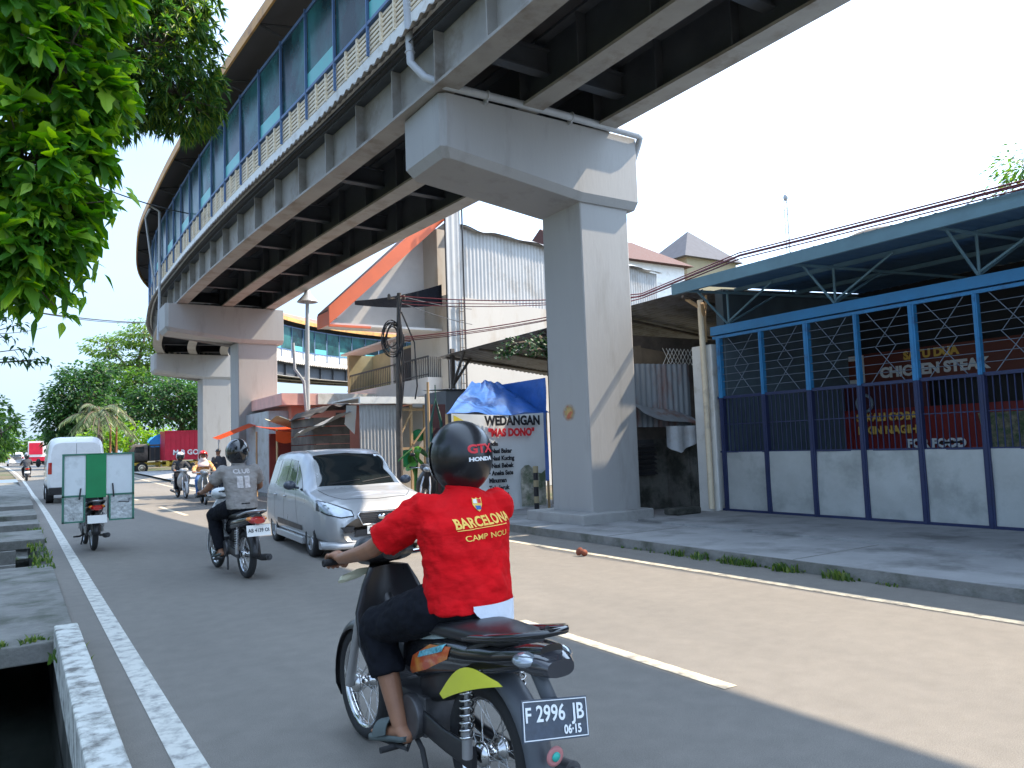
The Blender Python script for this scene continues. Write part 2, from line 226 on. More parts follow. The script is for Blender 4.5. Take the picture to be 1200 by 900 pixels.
# ------------------------------------------------------------------ mesh helpers
def wmat(o):
    m_ = Matrix.LocRotScale(o.location, o.rotation_euler, o.scale)
    return wmat(o.parent) @ m_ if o.parent is not None else m_
class MB:
    def __init__(s): s.v = []; s.f = []; s.mi = []; s.sm = []; s.xf = Matrix.Identity(4)
    def add(s, vs, fs, m=0, smooth=False):
        o = len(s.v); s.v += [tuple(s.xf @ Vector(p)) for p in vs]; s.f += [tuple(o + i for i in f) for f in fs]
        s.mi += [m] * len(fs); s.sm += [smooth] * len(fs); return s
    def box(s, c, d, rot=None, m=0):
        c = Vector(c); h = [x / 2 for x in d]; Q = rot if rot is not None else Matrix.Identity(3)
        if isinstance(Q, (tuple, list)): Q = Euler(Q).to_matrix()
        vs = [c + Q @ Vector((x * h[0], y * h[1], z * h[2])) for x in (-1, 1) for y in (-1, 1) for z in (-1, 1)]
        return s.add(vs, [(0, 1, 3, 2), (4, 6, 7, 5), (0, 4, 5, 1), (2, 3, 7, 6), (0, 2, 6, 4), (1, 5, 7, 3)], m)
    def bb(s, x0, x1, y0, y1, z0, z1, m=0):
        return s.box(((x0 + x1) / 2, (y0 + y1) / 2, (z0 + z1) / 2), (abs(x1 - x0), abs(y1 - y0), abs(z1 - z0)), None, m)
    def tube(s, pts, r, n=10, m=0, cap=True, flat=1.0, close=False):
        pts = [Vector(p) for p in pts]; k = len(pts); rs = r if isinstance(r, (list, tuple)) else [r] * k
        vs = []; prev = None
        for i, p in enumerate(pts):
            a = pts[i - 1] if (i or close) else p; b = pts[(i + 1) % k] if (i < k - 1 or close) else p
            t = (b - a).normalized() if (b - a).length > 1e-9 else Vector((0, 0, 1))
            if prev is None:
                u = t.orthogonal().normalized() if abs(t.z) > 0.9 else Vector((0, 0, 1)).cross(t).normalized()
            else: u = (prev - t * prev.dot(t)).normalized()
            prev = u; q = t.cross(u)
            for j in range(n):
                a_ = 2 * PI * j / n; vs.append(p + (u * math.cos(a_) + q * math.sin(a_) * flat) * rs[i])
        fs = []
        for i in range(k if close else k - 1):
            for j in range(n):
                a = i * n + j; b = i * n + (j + 1) % n; c = ((i + 1) % k) * n; fs.append((a, b, c + (j + 1) % n, c + j))
        s.add(vs, fs, m, True)
        if cap and not close:
            s.add(vs[:n], [tuple(range(n - 1, -1, -1))], m); s.add(vs[-n:], [tuple(range(n))], m)
        return s
    def cyl(s, a, b, r, n=16, m=0, r2=None): return s.tube([a, b], [r, r if r2 is None else r2], n, m)
    def loft(s, rings, m=0, cap=True, smooth=True, closed=True):
        n = len(rings[0]); vs = [p for r in rings for p in r]; fs = []
        for i in range(len(rings) - 1):
            for j in range(n if closed else n - 1):
                a = i * n + j; b = i * n + (j + 1) % n; fs.append((a, b, b + n, a + n))
        s.add(vs, fs, m, smooth)
        if cap and closed:
            s.add(rings[0], [tuple(range(n - 1, -1, -1))], m); s.add(rings[-1], [tuple(range(n))], m)
        return s
    def ell(s, c, rx, ry, rz, rot=None, m=0, n=16, k=10, p=1.0, z0=-1, z1=1):
        Q = Euler(rot).to_matrix() if rot is not None else Matrix.Identity(3); c = Vector(c); rings = []
        a0 = math.asin(z0); a1 = math.asin(z1)
        for i in range(k + 1):
            a = a0 + (a1 - a0) * i / k; ca = math.cos(a); sa = math.sin(a)
            ca = max(ca, 1e-4)
            rings.append([c + Q @ Vector((rx * ca ** p * math.cos(2 * PI * j / n), ry * ca ** p * math.sin(2 * PI * j / n), rz * sa)) for j in range(n)])
        return s.loft(rings, m)
    def lathe(s, c, axis, prof, n=24, m=0):
        # prof: (radius, offset along axis)
        c = Vector(c); t = Vector(axis).normalized(); u = t.orthogonal().normalized(); q = t.cross(u)
        return s.loft([[c + t * h + (u * math.cos(2 * PI * j / n) + q * math.sin(2 * PI * j / n)) * max(r, 1e-4) for j in range(n)] for r, h in prof], m, cap=False)
    def torus(s, c, axis, Rr, r, n=32, k=10, m=0, sx=1.0):
        c = Vector(c); t = Vector(axis).normalized(); u = t.orthogonal().normalized(); q = t.cross(u); rings = []
        for i in range(n):
            a = 2 * PI * i / n; d = u * math.cos(a) + q * math.sin(a)
            rings.append([c + d * (Rr + r * math.cos(2 * PI * j / k)) + t * r * sx * math.sin(2 * PI * j / k) for j in range(k)])
        rings.append(rings[0]); return s.loft(rings, m, cap=False)
    def prism(s, poly, a, b, m=0, axis='x', smooth=False):
        # poly in the plane perpendicular to axis, extruded from a to b
        def P(u, w, t): return {'x': (t, u, w), 'y': (u, t, w), 'z': (u, w, t)}[axis]
        n = len(poly); vs = [P(u, w_, a) for u, w_ in poly] + [P(u, w_, b) for u, w_ in poly]
        s.add(vs, [(i, (i + 1) % n, n + (i + 1) % n, n + i) for i in range(n)], m, smooth)
        s.add(vs[:n], [tuple(range(n - 1, -1, -1))], m); s.add(vs[n:], [tuple(range(n))], m); return s
    def grid(s, fn, nu, nv, m=0, smooth=True):
        vs = [fn(i / nu, j / nv) for i in range(nu + 1) for j in range(nv + 1)]
        return s.add(vs, [(i * (nv + 1) + j, (i + 1) * (nv + 1) + j, (i + 1) * (nv + 1) + j + 1, i * (nv + 1) + j + 1) for i in range(nu) for j in range(nv)], m, smooth)
    def sheet(s, fn, nu, nv, th, m=0):
        # a thin sheet with real thickness: two grids and the rim
        s.grid(fn, nu, nv, m)
        def g(u, v):
            p = Vector(fn(u, v)); e = 1e-3
            a = Vector(fn(min(u + e, 1), v)) - Vector(fn(max(u - e, 0), v)); b = Vector(fn(u, min(v + e, 1))) - Vector(fn(u, max(v - e, 0)))
            nn = a.cross(b); nn = nn.normalized() if nn.length > 1e-12 else Vector((0, 0, 1)); return p - nn * th
        s.grid(g, nu, nv, m); return s
    def build(s, name, mats, parent=None, world=True, bevel=0.0, sub=0, remesh=0.0, smooth_it=0, solid=0.0):
        me = bpy.data.meshes.new(name); vs = s.v
        if parent is not None and world:
            W = wmat(parent).inverted(); vs = [tuple(W @ Vector(p)) for p in vs]
        me.from_pydata(vs, [], s.f); me.validate(); 
        if len(me.polygons) == len(s.mi):
            me.polygons.foreach_set('material_index', s.mi); me.polygons.foreach_set('use_smooth', s.sm)
        for k in (mats if isinstance(mats, (list, tuple)) else [mats]): me.materials.append(M[k] if isinstance(k, str) else k)
        bm = bmesh.new(); bm.from_mesh(me)
        if sub or remesh or bevel: bmesh.ops.remove_doubles(bm, verts=bm.verts, dist=1e-5)
        bmesh.ops.recalc_face_normals(bm, faces=bm.faces); bm.to_mesh(me); bm.free()
        o = bpy.data.objects.new(name, me); col.objects.link(o)
        if parent is not None: o.parent = parent
        if solid: d = o.modifiers.new('s', 'SOLIDIFY'); d.thickness = solid
        if remesh:
            d = o.modifiers.new('r', 'REMESH'); d.mode = 'VOXEL'; d.voxel_size = remesh; d.use_smooth_shade = True
            if smooth_it: e = o.modifiers.new('m', 'SMOOTH'); e.iterations = smooth_it; e.factor = 0.5
        if bevel: d = o.modifiers.new('b', 'BEVEL'); d.width = bevel; d.segments = 2; d.limit_method = 'ANGLE'; d.angle_limit = R(40)
        if sub: d = o.modifiers.new('u', 'SUBSURF'); d.levels = sub; d.render_levels = sub
        return o
def tag(o, label=None, cat=None, group=None, kind=None):
    if label: o['label'] = label
    if cat: o['category'] = cat
    if group: o['group'] = group
    if kind: o['kind'] = kind
    return o
def empty(name, loc, label, cat, group=None, rz=0.0, scale=1.0):
    o = bpy.data.objects.new(name, None); o.empty_display_size = 0.2; col.objects.link(o); o.location = loc; o.rotation_euler = (0, 0, rz); o.scale = (scale,) * 3
    return tag(o, label, cat, group)
def structure(mb, name, mats, **k): return tag(mb.build(name, mats, **k), kind='structure')
def text(name, body, size, mt, parent, loc, rot, bold=0.0, extrude=0.002, align='CENTER', sx=1.0, shrink=None, world=True):
    c = bpy.data.curves.new(name, 'FONT'); c.body = body; c.size = size; c.align_x = align; c.align_y = 'CENTER'; c.extrude = extrude; c.offset = bold; c.resolution_u = 3
    t = bpy.data.objects.new(name, c); col.objects.link(t)
    dg = bpy.context.evaluated_depsgraph_get(); me = bpy.data.meshes.new_from_object(t.evaluated_get(dg)); bpy.data.objects.remove(t)
    Q = Matrix.LocRotScale(Vector(loc), rot if isinstance(rot, Euler) else (rot.to_euler() if hasattr(rot, 'to_euler') else Euler(rot)), Vector((sx, 1, 1)))
    if parent is not None and world: Q = wmat(parent).inverted() @ Q
    me.transform(Q); me.materials.clear(); me.materials.append(M[mt]); me.name = name
    o = bpy.data.objects.new(name, me); col.objects.link(o)
    if parent is not None: o.parent = parent
    return o
def rnd(a, b): return random.uniform(a, b)
random.seed(7)
def gz(y):   # the road climbs gently in the distance
    return 0.0 if y < 40 else 1.5 * (1 - math.exp(-((y - 40) ** 1.15) / 105.0)) if y < 4000 else 1.5
def gx(y): return 0.0 if y < 20 else -0.0003 * (min(y, 220) - 20) ** 2
# ------------------------------------------------------------------ ground, road, drain
def strip(mb, x0, x1, y0, y1, z, m=0, step=None, nx=1, warp=True):
    ys = []; y = y0
    while y < y1: ys.append(y); y += step or (2.0 if y < 60 else 8.0 if y < 300 else 200)
    ys.append(y1)
    vs = []; fs = []
    for y in ys:
        for i in range(nx + 1):
            x = x0 + (x1 - x0) * i / nx; vs.append((x + (gx(y) if warp else 0), y, z + gz(y)))
    for j in range(len(ys) - 1):
        for i in range(nx):
            a = j * (nx + 1) + i; fs.append((a, a + 1, a + nx + 2, a + nx + 1))
    mb.add(vs, fs, m)
    return mb
g = MB(); strip(g, -900, -1.7, -60, 2500, -0.03); strip(g, 7.3, 1200, -60, 2500, -0.01); strip(g, -1.7, 7.4, 60.0, 2500, -0.03)
g.bb(-1.72, -1.7, -60, 60, -1.6, -0.03)
structure(g, 'ground', 'earth')
r = MB(); strip(r, 0.44, 7.25, -60, 400, 0.0, nx=2); structure(r, 'road', 'asphalt')
r = MB(); strip(r, 0.66, 0.80, -60, 300, 0.004); structure(r, 'painted_edge_line', 'line')
r = MB(); strip(r, 6.42, 6.54, -60, 300, 0.004); structure(r, 'painted_edge_line', 'liney')
r = MB()
for y in (3.3, 20.9, 30.0, 38.0, 46, 54, 62): strip(r, 3.56, 3.67, y, y + (2.3 if y < 4 else 4.3), 0.004)
structure(r, 'painted_centre_line', 'liney')
p = MB(); strip(p, 7.22, 11.02, -40, 60, 0.12); 
k_ = MB(); k_.bb(7.20, 7.219, -40, 60, -0.05, 0.119); structure(k_, 'kerb_face', 'slab'); p.bb(8.9, 11.2, -20, 9.98, 0.1205, 0.150); structure(p, 'pavement', 'pave')
# joints in the pavement
p = MB()
for y in [-4 + 3.2 * i for i in range(11)]: p.bb(7.24, 8.86, y, y + 0.008, 0.118, 0.1235)
structure(p, 'pavement_joints', 'slab')
# left drain: bed, water, walls, cover slabs
d = MB(); d.bb(-1.7, 0.3, -60, 60, -1.5, -1.3); d.bb(0.30, 0.45, -60, 60, -1.5, -0.002); structure(d, 'drain_channel', 'dirtw')
d = MB(); d.bb(-1.69, 0.295, -60, 60, -1.29, -0.62); structure(d, 'drain_water', 'water')
for i, (y0, y1, zt) in enumerate([(7.45, 12.9, 0.03), (16.4, 18.6, 0.10), (20.2, 21.6, 0.12), (23.2, 26.0, 0.14), (28, 60, 0.16)]):
    d = MB(); d.bb(-3.4, 0.44, y0, y1, zt - 0.16, zt); o = d.build('drain_cover_slab', 'slab', bevel=0.012)
    tag(o, ['wide grey mossy concrete slab beyond the white kerb block', 'second concrete slab along the left drain, beside the cargo motorcycle', 'narrow third concrete slab over the left drain', 'fourth concrete slab over the drain beside the white van',
            'long far concrete cover of the roadside drain under the left tree'][i], 'drain slab', 'concrete slabs over the roadside drain')
d = MB(); d.bb(0.27, 0.44, 2.0, 7.42, -0.15, 0.16)
tag(d.build('kerb_block', 'kerbw', bevel=0.012), 'worn white painted concrete kerb block beside the open drain, lower left', 'kerb')
# low walls in the openings
for i, (y, z) in enumerate([(14.4, -0.1), (15.6, 0.0)]):
    d = MB(); d.bb(-1.69, 0.0, y, y + 0.12, -0.6, z); tag(d.build('concrete_beam', 'slab'), ['nearer concrete cross beam in the open drain gap', 'farther concrete cross beam in the open drain gap'][i], 'beam', 'cross beams in the drain opening')
d = MB(); d.box((-.75, 4.95, -.45), (1.7, .05, .05), (0, 0, R(-6))); tag(d.build('drain_line', 'white', bevel=0.01), 'white bar standing in for a line of light reflected in the open drain at the lower left corner', 'pipe')  # white bar drawn in place of a reflection on the drain water
# weeds along kerb and drain, red scrap on the road
def blades(mb, x, y, z, n, h, spread, w=0.012):
    for _ in range(n):
        a = rnd(0, 2 * PI); px = x + rnd(-spread, spread); py = y + rnd(-spread, spread); hh = h * rnd(0.5, 1.1); l = hh * rnd(0.3, 0.9)
        dx, dy = math.cos(a), math.sin(a); s_ = Vector((-dy, dx, 0)) * w
        p0 = Vector((px, py, z)); p1 = p0 + Vector((dx * l * .4, dy * l * .4, hh * .7)); p2 = p0 + Vector((dx * l, dy * l, hh))
        mb.add([p0 - s_, p0 + s_, p1 + s_ * .8, p1 - s_ * .8, p2], [(0, 1, 2, 3), (3, 2, 4)])
wd = MB()
for y in [4.9, 5.05, 5.6, 5.7, 6.15, 6.3, 6.45, 6.9, 7.3]: blades(wd, 7.14, y, 0.0, 30, 0.10, 0.09)
for _ in range(60): blades(wd, 7.16 + rnd(-.03, .02), rnd(4.3, 8.4), 0.0, 2, 0.04, 0.05)
tag(wd.build('kerb_weeds', 'grass'), 'small green weeds growing along the right kerb', 'weeds', kind='stuff')
wd = MB()
for y in [6.6, 6.9, 12.7, 13.4, 13.9, 14.4, 15.2, 16.0, 17.1, 18.8, 19.6, 22]:
    blades(wd, 0.34, y, 0.0, 16, 0.09, 0.14)
for _ in range(60): blades(wd, rnd(0.2, 0.42), rnd(12.6, 20), 0.0, 4, 0.07, 0.06)
for _ in range(40): blades(wd, rnd(-1.2, 0.2), 7.46 + rnd(0, .12), 0.02, 6, 0.06, 0.06)
tag(wd.build('drain_weeds', 'grass'), 'green weeds growing at the edge of the left drain', 'weeds', kind='stuff')
d = MB(); d.ell((6.3, 8.15, 0.045), .06, .045, .045, (0, .3, .4), n=7, k=5); d.ell((6.26, 8.2, 0.06), .03, .05, .06, (.5, .3, .4), n=6, k=4)
tag(d.build('crushed_cup', mat('reddish_brown_scrap', (.22, .06, .03), .8, var=.3, vs=30)), 'small crushed reddish brown scrap lying on the painted edge line before the pier', 'litter')

# ------------------------------------------------------------------ elevated walkway
PATH = [(7.3, -14), (7.25, -4), (7.2, 8), (7.05, 14), (6.72, 21), (6.62, 29), (6.9, 37), (8.45, 46), (12.9, 55.0), (20.5, 61.0), (30, 63.6), (42, 63.5), (58, 61)]
def crom(P, per=10):
    out = []
    for i in range(len(P) - 1):
        p0 = Vector(P[max(i - 1, 0)]); p1 = Vector(P[i]); p2 = Vector(P[i + 1]); p3 = Vector(P[min(i + 2, len(P) - 1)])
        for k in range(per):
            t = k / per; out.append(0.5 * ((2 * p1) + (-p0 + p2) * t + (2 * p0 - 5 * p1 + 4 * p2 - p3) * t * t + (-p0 + 3 * p1 - 3 * p2 + p3) * t ** 3))
    out.append(Vector(P[-1])); return out
CP = crom([(a, b) for a, b in PATH], 12); CS = [0.0]
for i in range(1, len(CP)): CS.append(CS[-1] + (CP[i] - CP[i - 1]).length)
def bpos(s, off, z):
    s = max(0, min(s, CS[-1] - 1e-4)); i = 0
    lo, hi = 0, len(CS) - 1
    while hi - lo > 1:
        m_ = (lo + hi) // 2
        if CS[m_] <= s: lo = m_
        else: hi = m_
    i = lo; t = (s - CS[i]) / (CS[i + 1] - CS[i]); c = CP[i].lerp(CP[i + 1], t)
    def tn(k): a = CP[max(k - 1, 0)]; b = CP[min(k + 1, len(CP) - 1)]; return (b - a).normalized()
    d = tn(i).lerp(tn(i + 1), t).normalized(); n = Vector((d.y, -d.x)); return Vector((c.x + n.x * off, c.y + n.y * off, z))
def s_at_y(y): 
    for i in range(len(CP)):
        if CP[i].y >= y: return CS[i] - (CP[i].y - y)
def sweep(mb, sec, s0=0.0, s1=None, step=1.0, m=0, smooth=False, cap=True):
    s1 = CS[-1] if s1 is None else s1; n = max(1, int((s1 - s0) / step)); rings = []
    for i in range(n + 1):
        s = s0 + (s1 - s0) * i / n; rings.append([bpos(s, o, z) for o, z in sec])
    mb.loft(rings, m, cap=cap, smooth=smooth); return mb
def rect(a, b, c, d): return [(a, c), (b, c), (b, d), (a, d)]
SMAX = CS[-1]
bridge = empty('elevated_walkway', (7.2, 10, 0), 'covered footbridge with blue window posts and white slatted railing running overhead along the road', 'footbridge')
for off in (-1.6, 0.0, 1.6):
    b = MB(); sweep(b, rect(off - .20, off + .20, 7.08, 7.13)); sweep(b, rect(off - .02, off + .02, 7.13, 7.98), m=1 if off > -1 else 0); sweep(b, rect(off - .20, off + .20, 7.98, 8.02), m=1)  # inner webs and top flanges take the copy with painted-in shade
    s = 1.0
    while s < SMAX:
        for sd in (-1, 1):
            p0 = bpos(s, off + sd * .02, 7.13); p1 = bpos(s, off + sd * .19, 7.13); q = bpos(s + .03, off + sd * .02, 7.13); q1 = bpos(s + .03, off + sd * .19, 7.13)
            vs = [p0, p1, q1, q] + [Vector((p.x, p.y, 7.98)) for p in (p0, p1, q1, q)]
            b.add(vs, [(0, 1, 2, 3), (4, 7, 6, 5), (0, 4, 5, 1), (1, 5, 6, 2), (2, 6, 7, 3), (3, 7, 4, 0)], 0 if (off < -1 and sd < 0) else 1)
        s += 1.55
    b.build('girder', ['girder', 'girder_shade'], bridge)
s = 2.0
while s < SMAX:
    b = MB()
    for (oa, ob) in ((-1.58, -.02), (.02, 1.58)):
        for (h0, h1, wd_) in ((7.42, 7.45, .10), (7.45, 7.8, .012), (7.8, 7.83, .10)):
            pa = [bpos(s - wd_, oa, h0), bpos(s + wd_, oa, h0), bpos(s + wd_, ob, h0), bpos(s - wd_, ob, h0)]
            vs = pa + [Vector((p.x, p.y, h1)) for p in pa]
            b.add(vs, [(0, 1, 2, 3), (4, 7, 6, 5), (0, 4, 5, 1), (1, 5, 6, 2), (2, 6, 7, 3), (3, 7, 4, 0)])
    b.build('cross_beam', 'girder_shade', bridge)
    s += 3.1
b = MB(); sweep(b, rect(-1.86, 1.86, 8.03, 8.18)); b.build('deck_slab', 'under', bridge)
for sd in (-1, 1):
    b = MB(); sweep(b, [(sd * 1.862, 8.17), (sd * 1.95, 8.17), (sd * 1.95, 8.44), (sd * 1.862, 8.44)]); b.build('deck_edge', 'white', bridge)
    b = MB(); n = int(SMAX / 0.045); rings = []
    for i in range(n + 1):
        s = SMAX * i / n; a = math.sin(s * 2 * PI / 0.27) * 0.035
        rings.append([bpos(s, sd * 1.93, 8.16 + a * .6), bpos(s, sd * 2.10, 8.06 + a)])
    b.loft(rings, closed=False, cap=False); b.build('corrugated_valance', 'valance', bridge, solid=0.004)
    b = MB(); sweep(b, [(sd * 1.88, 9.0), (sd * 1.99, 9.0), (sd * 1.99, 9.06), (sd * 1.88, 9.06)]); sweep(b, [(sd * 1.90, 10.75), (sd * 1.97, 10.75), (sd * 1.97, 10.83), (sd * 1.90, 10.83)]); b.build('window_rail', 'bluepost', bridge)
BAY = 1.55; NB = int(SMAX / BAY)
def postbox(mb, s, off, z0, z1, ws, wo_):
    pa = [bpos(s - ws, off - wo_, z0), bpos(s + ws, off - wo_, z0), bpos(s + ws, off + wo_, z0), bpos(s - ws, off + wo_, z0)]
    mb.add(pa + [Vector((p.x, p.y, z1)) for p in pa], [(0, 1, 2, 3), (4, 7, 6, 5), (0, 4, 5, 1), (1, 5, 6, 2), (2, 6, 7, 3), (3, 7, 4, 0)])
for sd in (-1, 1):
    k0, k1 = (4, 42) if sd < 0 else (22, NB)
    for k in range(NB):
        s = k * BAY
        if not (k0 <= k < k1): continue
        b = MB(); postbox(b, s, sd * 1.975, 8.44, 10.85, .018, .025); b.build('window_post', 'bluepost', bridge)
        b = MB(); sweep(b, rect(sd * 1.93 - .006, sd * 1.93 + .006, 9.05, 10.76), s + .03, s + BAY - .03, BAY); gp = b.build('window_pane', 'teal_glass', bridge)
        if k % 2 == 0:
            b = MB(); sweep(b, rect(sd * 1.945 - .004, sd * 1.945 + .004, 9.06, 9.42), s + .03, s + BAY - .03, BAY)
            b.build('frosted_film', 'teal_frost', gp)
        b = MB()
        for j in range(6): sweep(b, rect(sd * 1.93 - .012, sd * 1.93 + .012, 8.475 + j * .087, 8.525 + j * .087), s + .02, s + BAY - .02, BAY)
        for q in (0.33, 0.67): postbox(b, s + BAY * q, sd * 1.955, 8.44, 9.0, .025, .02)
        b.build('railing_panel', 'slat', bridge)
EV = 2.5
b = MB(); sweep(b, [(-EV, 11.22), (-1.3, 11.85), (0, 12.1), (1.3, 11.85), (EV, 11.22), (EV, 11.26), (1.3, 11.90), (0, 12.15), (-1.3, 11.90), (-EV, 11.26)]); b.build('roof', 'roof_or', bridge)
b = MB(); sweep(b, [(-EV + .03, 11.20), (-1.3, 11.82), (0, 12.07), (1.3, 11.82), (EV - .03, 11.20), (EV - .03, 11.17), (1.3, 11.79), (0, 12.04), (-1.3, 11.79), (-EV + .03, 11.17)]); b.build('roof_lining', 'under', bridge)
for sd in (-1, 1):
    b = MB(); sweep(b, [(sd * EV, 11.02), (sd * (EV + .05), 11.02), (sd * (EV + .05), 11.29), (sd * EV, 11.29)]); b.build('roof_fascia', 'fascia', bridge)
for k in range(2, NB, 2):
    b = MB(); p0 = bpos(k * BAY, -2.46, 11.12); p1 = bpos(k * BAY, 0, 11.62); p2 = bpos(k * BAY, 2.46, 11.12); b.tube([p0, bpos(k * BAY, -1.9, 10.95), bpos(k * BAY, 1.9, 10.95), p2], .035, 4); b.tube([p0, p1, p2], .03, 4)
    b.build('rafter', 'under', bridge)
b = MB()
for off in (-1.2, .9): sweep(b, rect(off - .02, off + .02, 11.0, 11.04))
b.build('inner_conduit', 'girder', bridge)
# a loose cable hanging below the valance
b = MB(); b.tube([bpos(s, -2.0 - .02 * math.sin(s * .5), 7.93 + .02 * math.sin(s * 1.3)) for s in [6 + i for i in range(42)]], .012, 5); b.build('deck_cable', 'cable', bridge)

# ------------------------------------------------------------------ piers
def pier(x0, xc0, xc1, x1, y, dep, capd, label, ztop=7.06, zb=5.85, ztip=6.2, zi=5.72, rz=0.0):
    """x0..x1 cap, xc0..xc1 column, y front face of column"""
    e = empty('bridge_pier', (xc0 + (xc1 - xc0) / 2, y + dep / 2, 0.0), label, 'bridge pier', 'concrete piers carrying the footbridge', 0)
    c = MB(); c.bb(xc0, xc1, y, y + dep, 0.02, zi + .05); col_ = c.build('column', 'pier', e, bevel=0.03)
    c = MB(); c.bb(xc0 - .38, xc1 + .10, y - .22, y + dep + .3, 0.0, 0.29); c.build('footing', 'concrete', e, bevel=0.02)
    # cap: chamfered hammerhead, built as stacked outlines
    yc = y + dep / 2; h = capd / 2; CH = 0.10
    def ring(xl, xr, hh, zf):
        # outline plan with a chamfered road end
        return [(xl, yc - hh + CH * .8, zf(xl)), (xl + CH, yc - hh, zf(xl + CH)), (xc0, yc - hh, zf(xc0)), (xr, yc - hh, zf(xr)), (xr, yc + hh, zf(xr)), (xc0, yc + hh, zf(xc0)), (xl + CH, yc + hh, zf(xl + CH)), (xl, yc + hh - CH * .8, zf(xl))]
    zlow = lambda dz: (lambda x: (ztip + (zb - ztip) * min(1, max(0, (x - x0) / (xc0 - x0)))) + dz)
    r3 = ring(x0, x1, h, lambda x: ztop); r2 = ring(x0, x1, h, zlow(0)); r1 = ring(x0 + .10, x1 - .02, h - .09, zlow(-.14))
    c = MB(); c.loft([r1, r2, r3], smooth=False); c.build('pier_cap', 'pier', e, bevel=0.012)
    return e
p1 = pier(5.5, 8.27, 9.38, 9.55, 10.42, 1.15, 1.4, 'nearest grey concrete pier with long cap arm and a stained orange patch')
pier(4.45, 7.02, 8.5, 8.72, 30.0, 1.3, 1.6, 'second concrete pier, seen behind the grey shirted rider')
pier(6.15, 8.6, 10.1, 10.3, 45.0, 1.4, 1.6, 'third concrete pier, half hidden left of the second one')
pier(11.4, 14.2, 15.6, 15.8, 57.0, 1.4, 1.6, 'farthest pier whose cap tip shows left of the third one')
b = MB(); b.tube([(5.18, 10.9, 12.0), (5.18, 10.75, 8.7), (5.2, 10.7, 7.62), (5.32, 10.45, 7.30), (5.55, 10.22, 7.12), (7.5, 10.2, 7.12), (9.5, 10.2, 7.08), (9.6, 10.22, 7.06), (9.63, 10.3, 6.98), (9.63, 10.6, 6.5), (9.55, 10.95, 6.0), (9.50, 11.0, 0.3)], .065, 12)
for x in (6.3, 8.0): b.torus((x, 10.2, 7.12), (1, 0, 0), .07, .015, 16, 6); b.bb(x - .015, x + .015, 10.19, 10.30, 7.0, 7.1)
for z in (7.8,): b.torus((5.2, 10.72, z), (0, 0, 1), .07, .014, 16, 6)
b.build('drain_line', 'pipe', p1)
b = MB()
random.seed(3)
b.grid(lambda u, v: (8.262 - 0.004, 10.75 + .42 * u, 1.85 + .36 * v), 1, 1)
def stain():
    m = bpy.data.materials.new('orange_paint_stain'); m.use_nodes = True; n = m.node_tree; bs = n.nodes['Principled BSDF']; L = n.links.new
    t = n.nodes.new('ShaderNodeTexCoord'); nz = n.nodes.new('ShaderNodeTexNoise'); nz.inputs['Scale'].default_value = 9; nz.inputs['Detail'].default_value = 6; L(t.outputs['Object'], nz.inputs['Vector'])
    cr = n.nodes.new('ShaderNodeValToRGB'); cr.color_ramp.elements[0].color = (.5, .35, .12, 1); cr.color_ramp.elements[1].color = (.45, .12, .06, 1); cr.color_ramp.elements[0].position = .45; cr.color_ramp.elements[1].position = .6; L(nz.outputs['Fac'], cr.inputs[0]); L(cr.outputs[0], bs.inputs['Base Color'])
    mp = n.nodes.new('ShaderNodeMapping'); mp.inputs['Location'].default_value = (-1, -1, 0); mp.inputs['Scale'].default_value = (2, 2, 1); mp.vector_type = 'POINT'
    gr = n.nodes.new('ShaderNodeTexGradient'); gr.gradient_type = 'SPHERICAL'; L(t.outputs['Generated'], mp.inputs[0])
    sx = n.nodes.new('ShaderNodeSeparateXYZ'); L(t.outputs['Generated'], sx.inputs[0]); cx = n.nodes.new('ShaderNodeCombineXYZ'); L(sx.outputs[1], cx.inputs[0]); L(sx.outputs[2], cx.inputs[1]); L(cx.outputs[0], mp.inputs[0]); L(mp.outputs[0], gr.inputs[0])
    ad = n.nodes.new('ShaderNodeMath'); ad.operation = 'MULTIPLY'; L(gr.outputs['Fac'], ad.inputs[0]); L(nz.outputs['Fac'], ad.inputs[1])
    ml = n.nodes.new('ShaderNodeMath'); ml.operation = 'MULTIPLY'; ml.inputs[1].default_value = 3.2; ml.use_clamp = True; L(ad.outputs[0], ml.inputs[0]); 
    sb = n.nodes.new('ShaderNodeMath'); sb.operation = 'MULTIPLY_ADD'; sb.inputs[1].default_value = 1.0; sb.inputs[2].default_value = -.12; sb.use_clamp = True; L(ml.outputs[0], sb.inputs[0]); L(sb.outputs[0], bs.inputs['Alpha'])
    bs.inputs['Roughness'].default_value = .8; return m
b.build('paint_stain', stain(), p1)

b = MB(); sm = s_at_y(31.5); b.tube([bpos(sm, -2.5, 11.1), bpos(sm, -2.15, 10.9), bpos(sm, -2.15, 7.3), bpos(sm, -2.2, 5.9)], .05, 8); b.tube([bpos(sm, -2.5, 10.95), bpos(sm + 1.2, -2.5, 10.95), bpos(sm + 1.2, -2.15, 8.0)], .04, 6); b.build('roof_downpipe', 'pipe', bridge)
# ------------------------------------------------------------------ helpers for sheets
def corrsheet(mb, a, b, c, pitch=0.12, amp=0.018, along='v', m=0, th=0.003):
    """corrugated parallelogram: corner a, edge vectors u=b-a (across the ribs) and v=c-a (along them)"""
    a = Vector(a); u = Vector(b) - a; v = Vector(c) - a; nn = u.cross(v).normalized(); n = max(4, int(u.length / pitch * 4)); nv = max(1, int(v.length / 1.2))
    mb.sheet(lambda s, t: a + u * s + v * t + nn * amp * math.sin(s * u.length / pitch * 2 * PI), n, nv, th, m)
    return mb
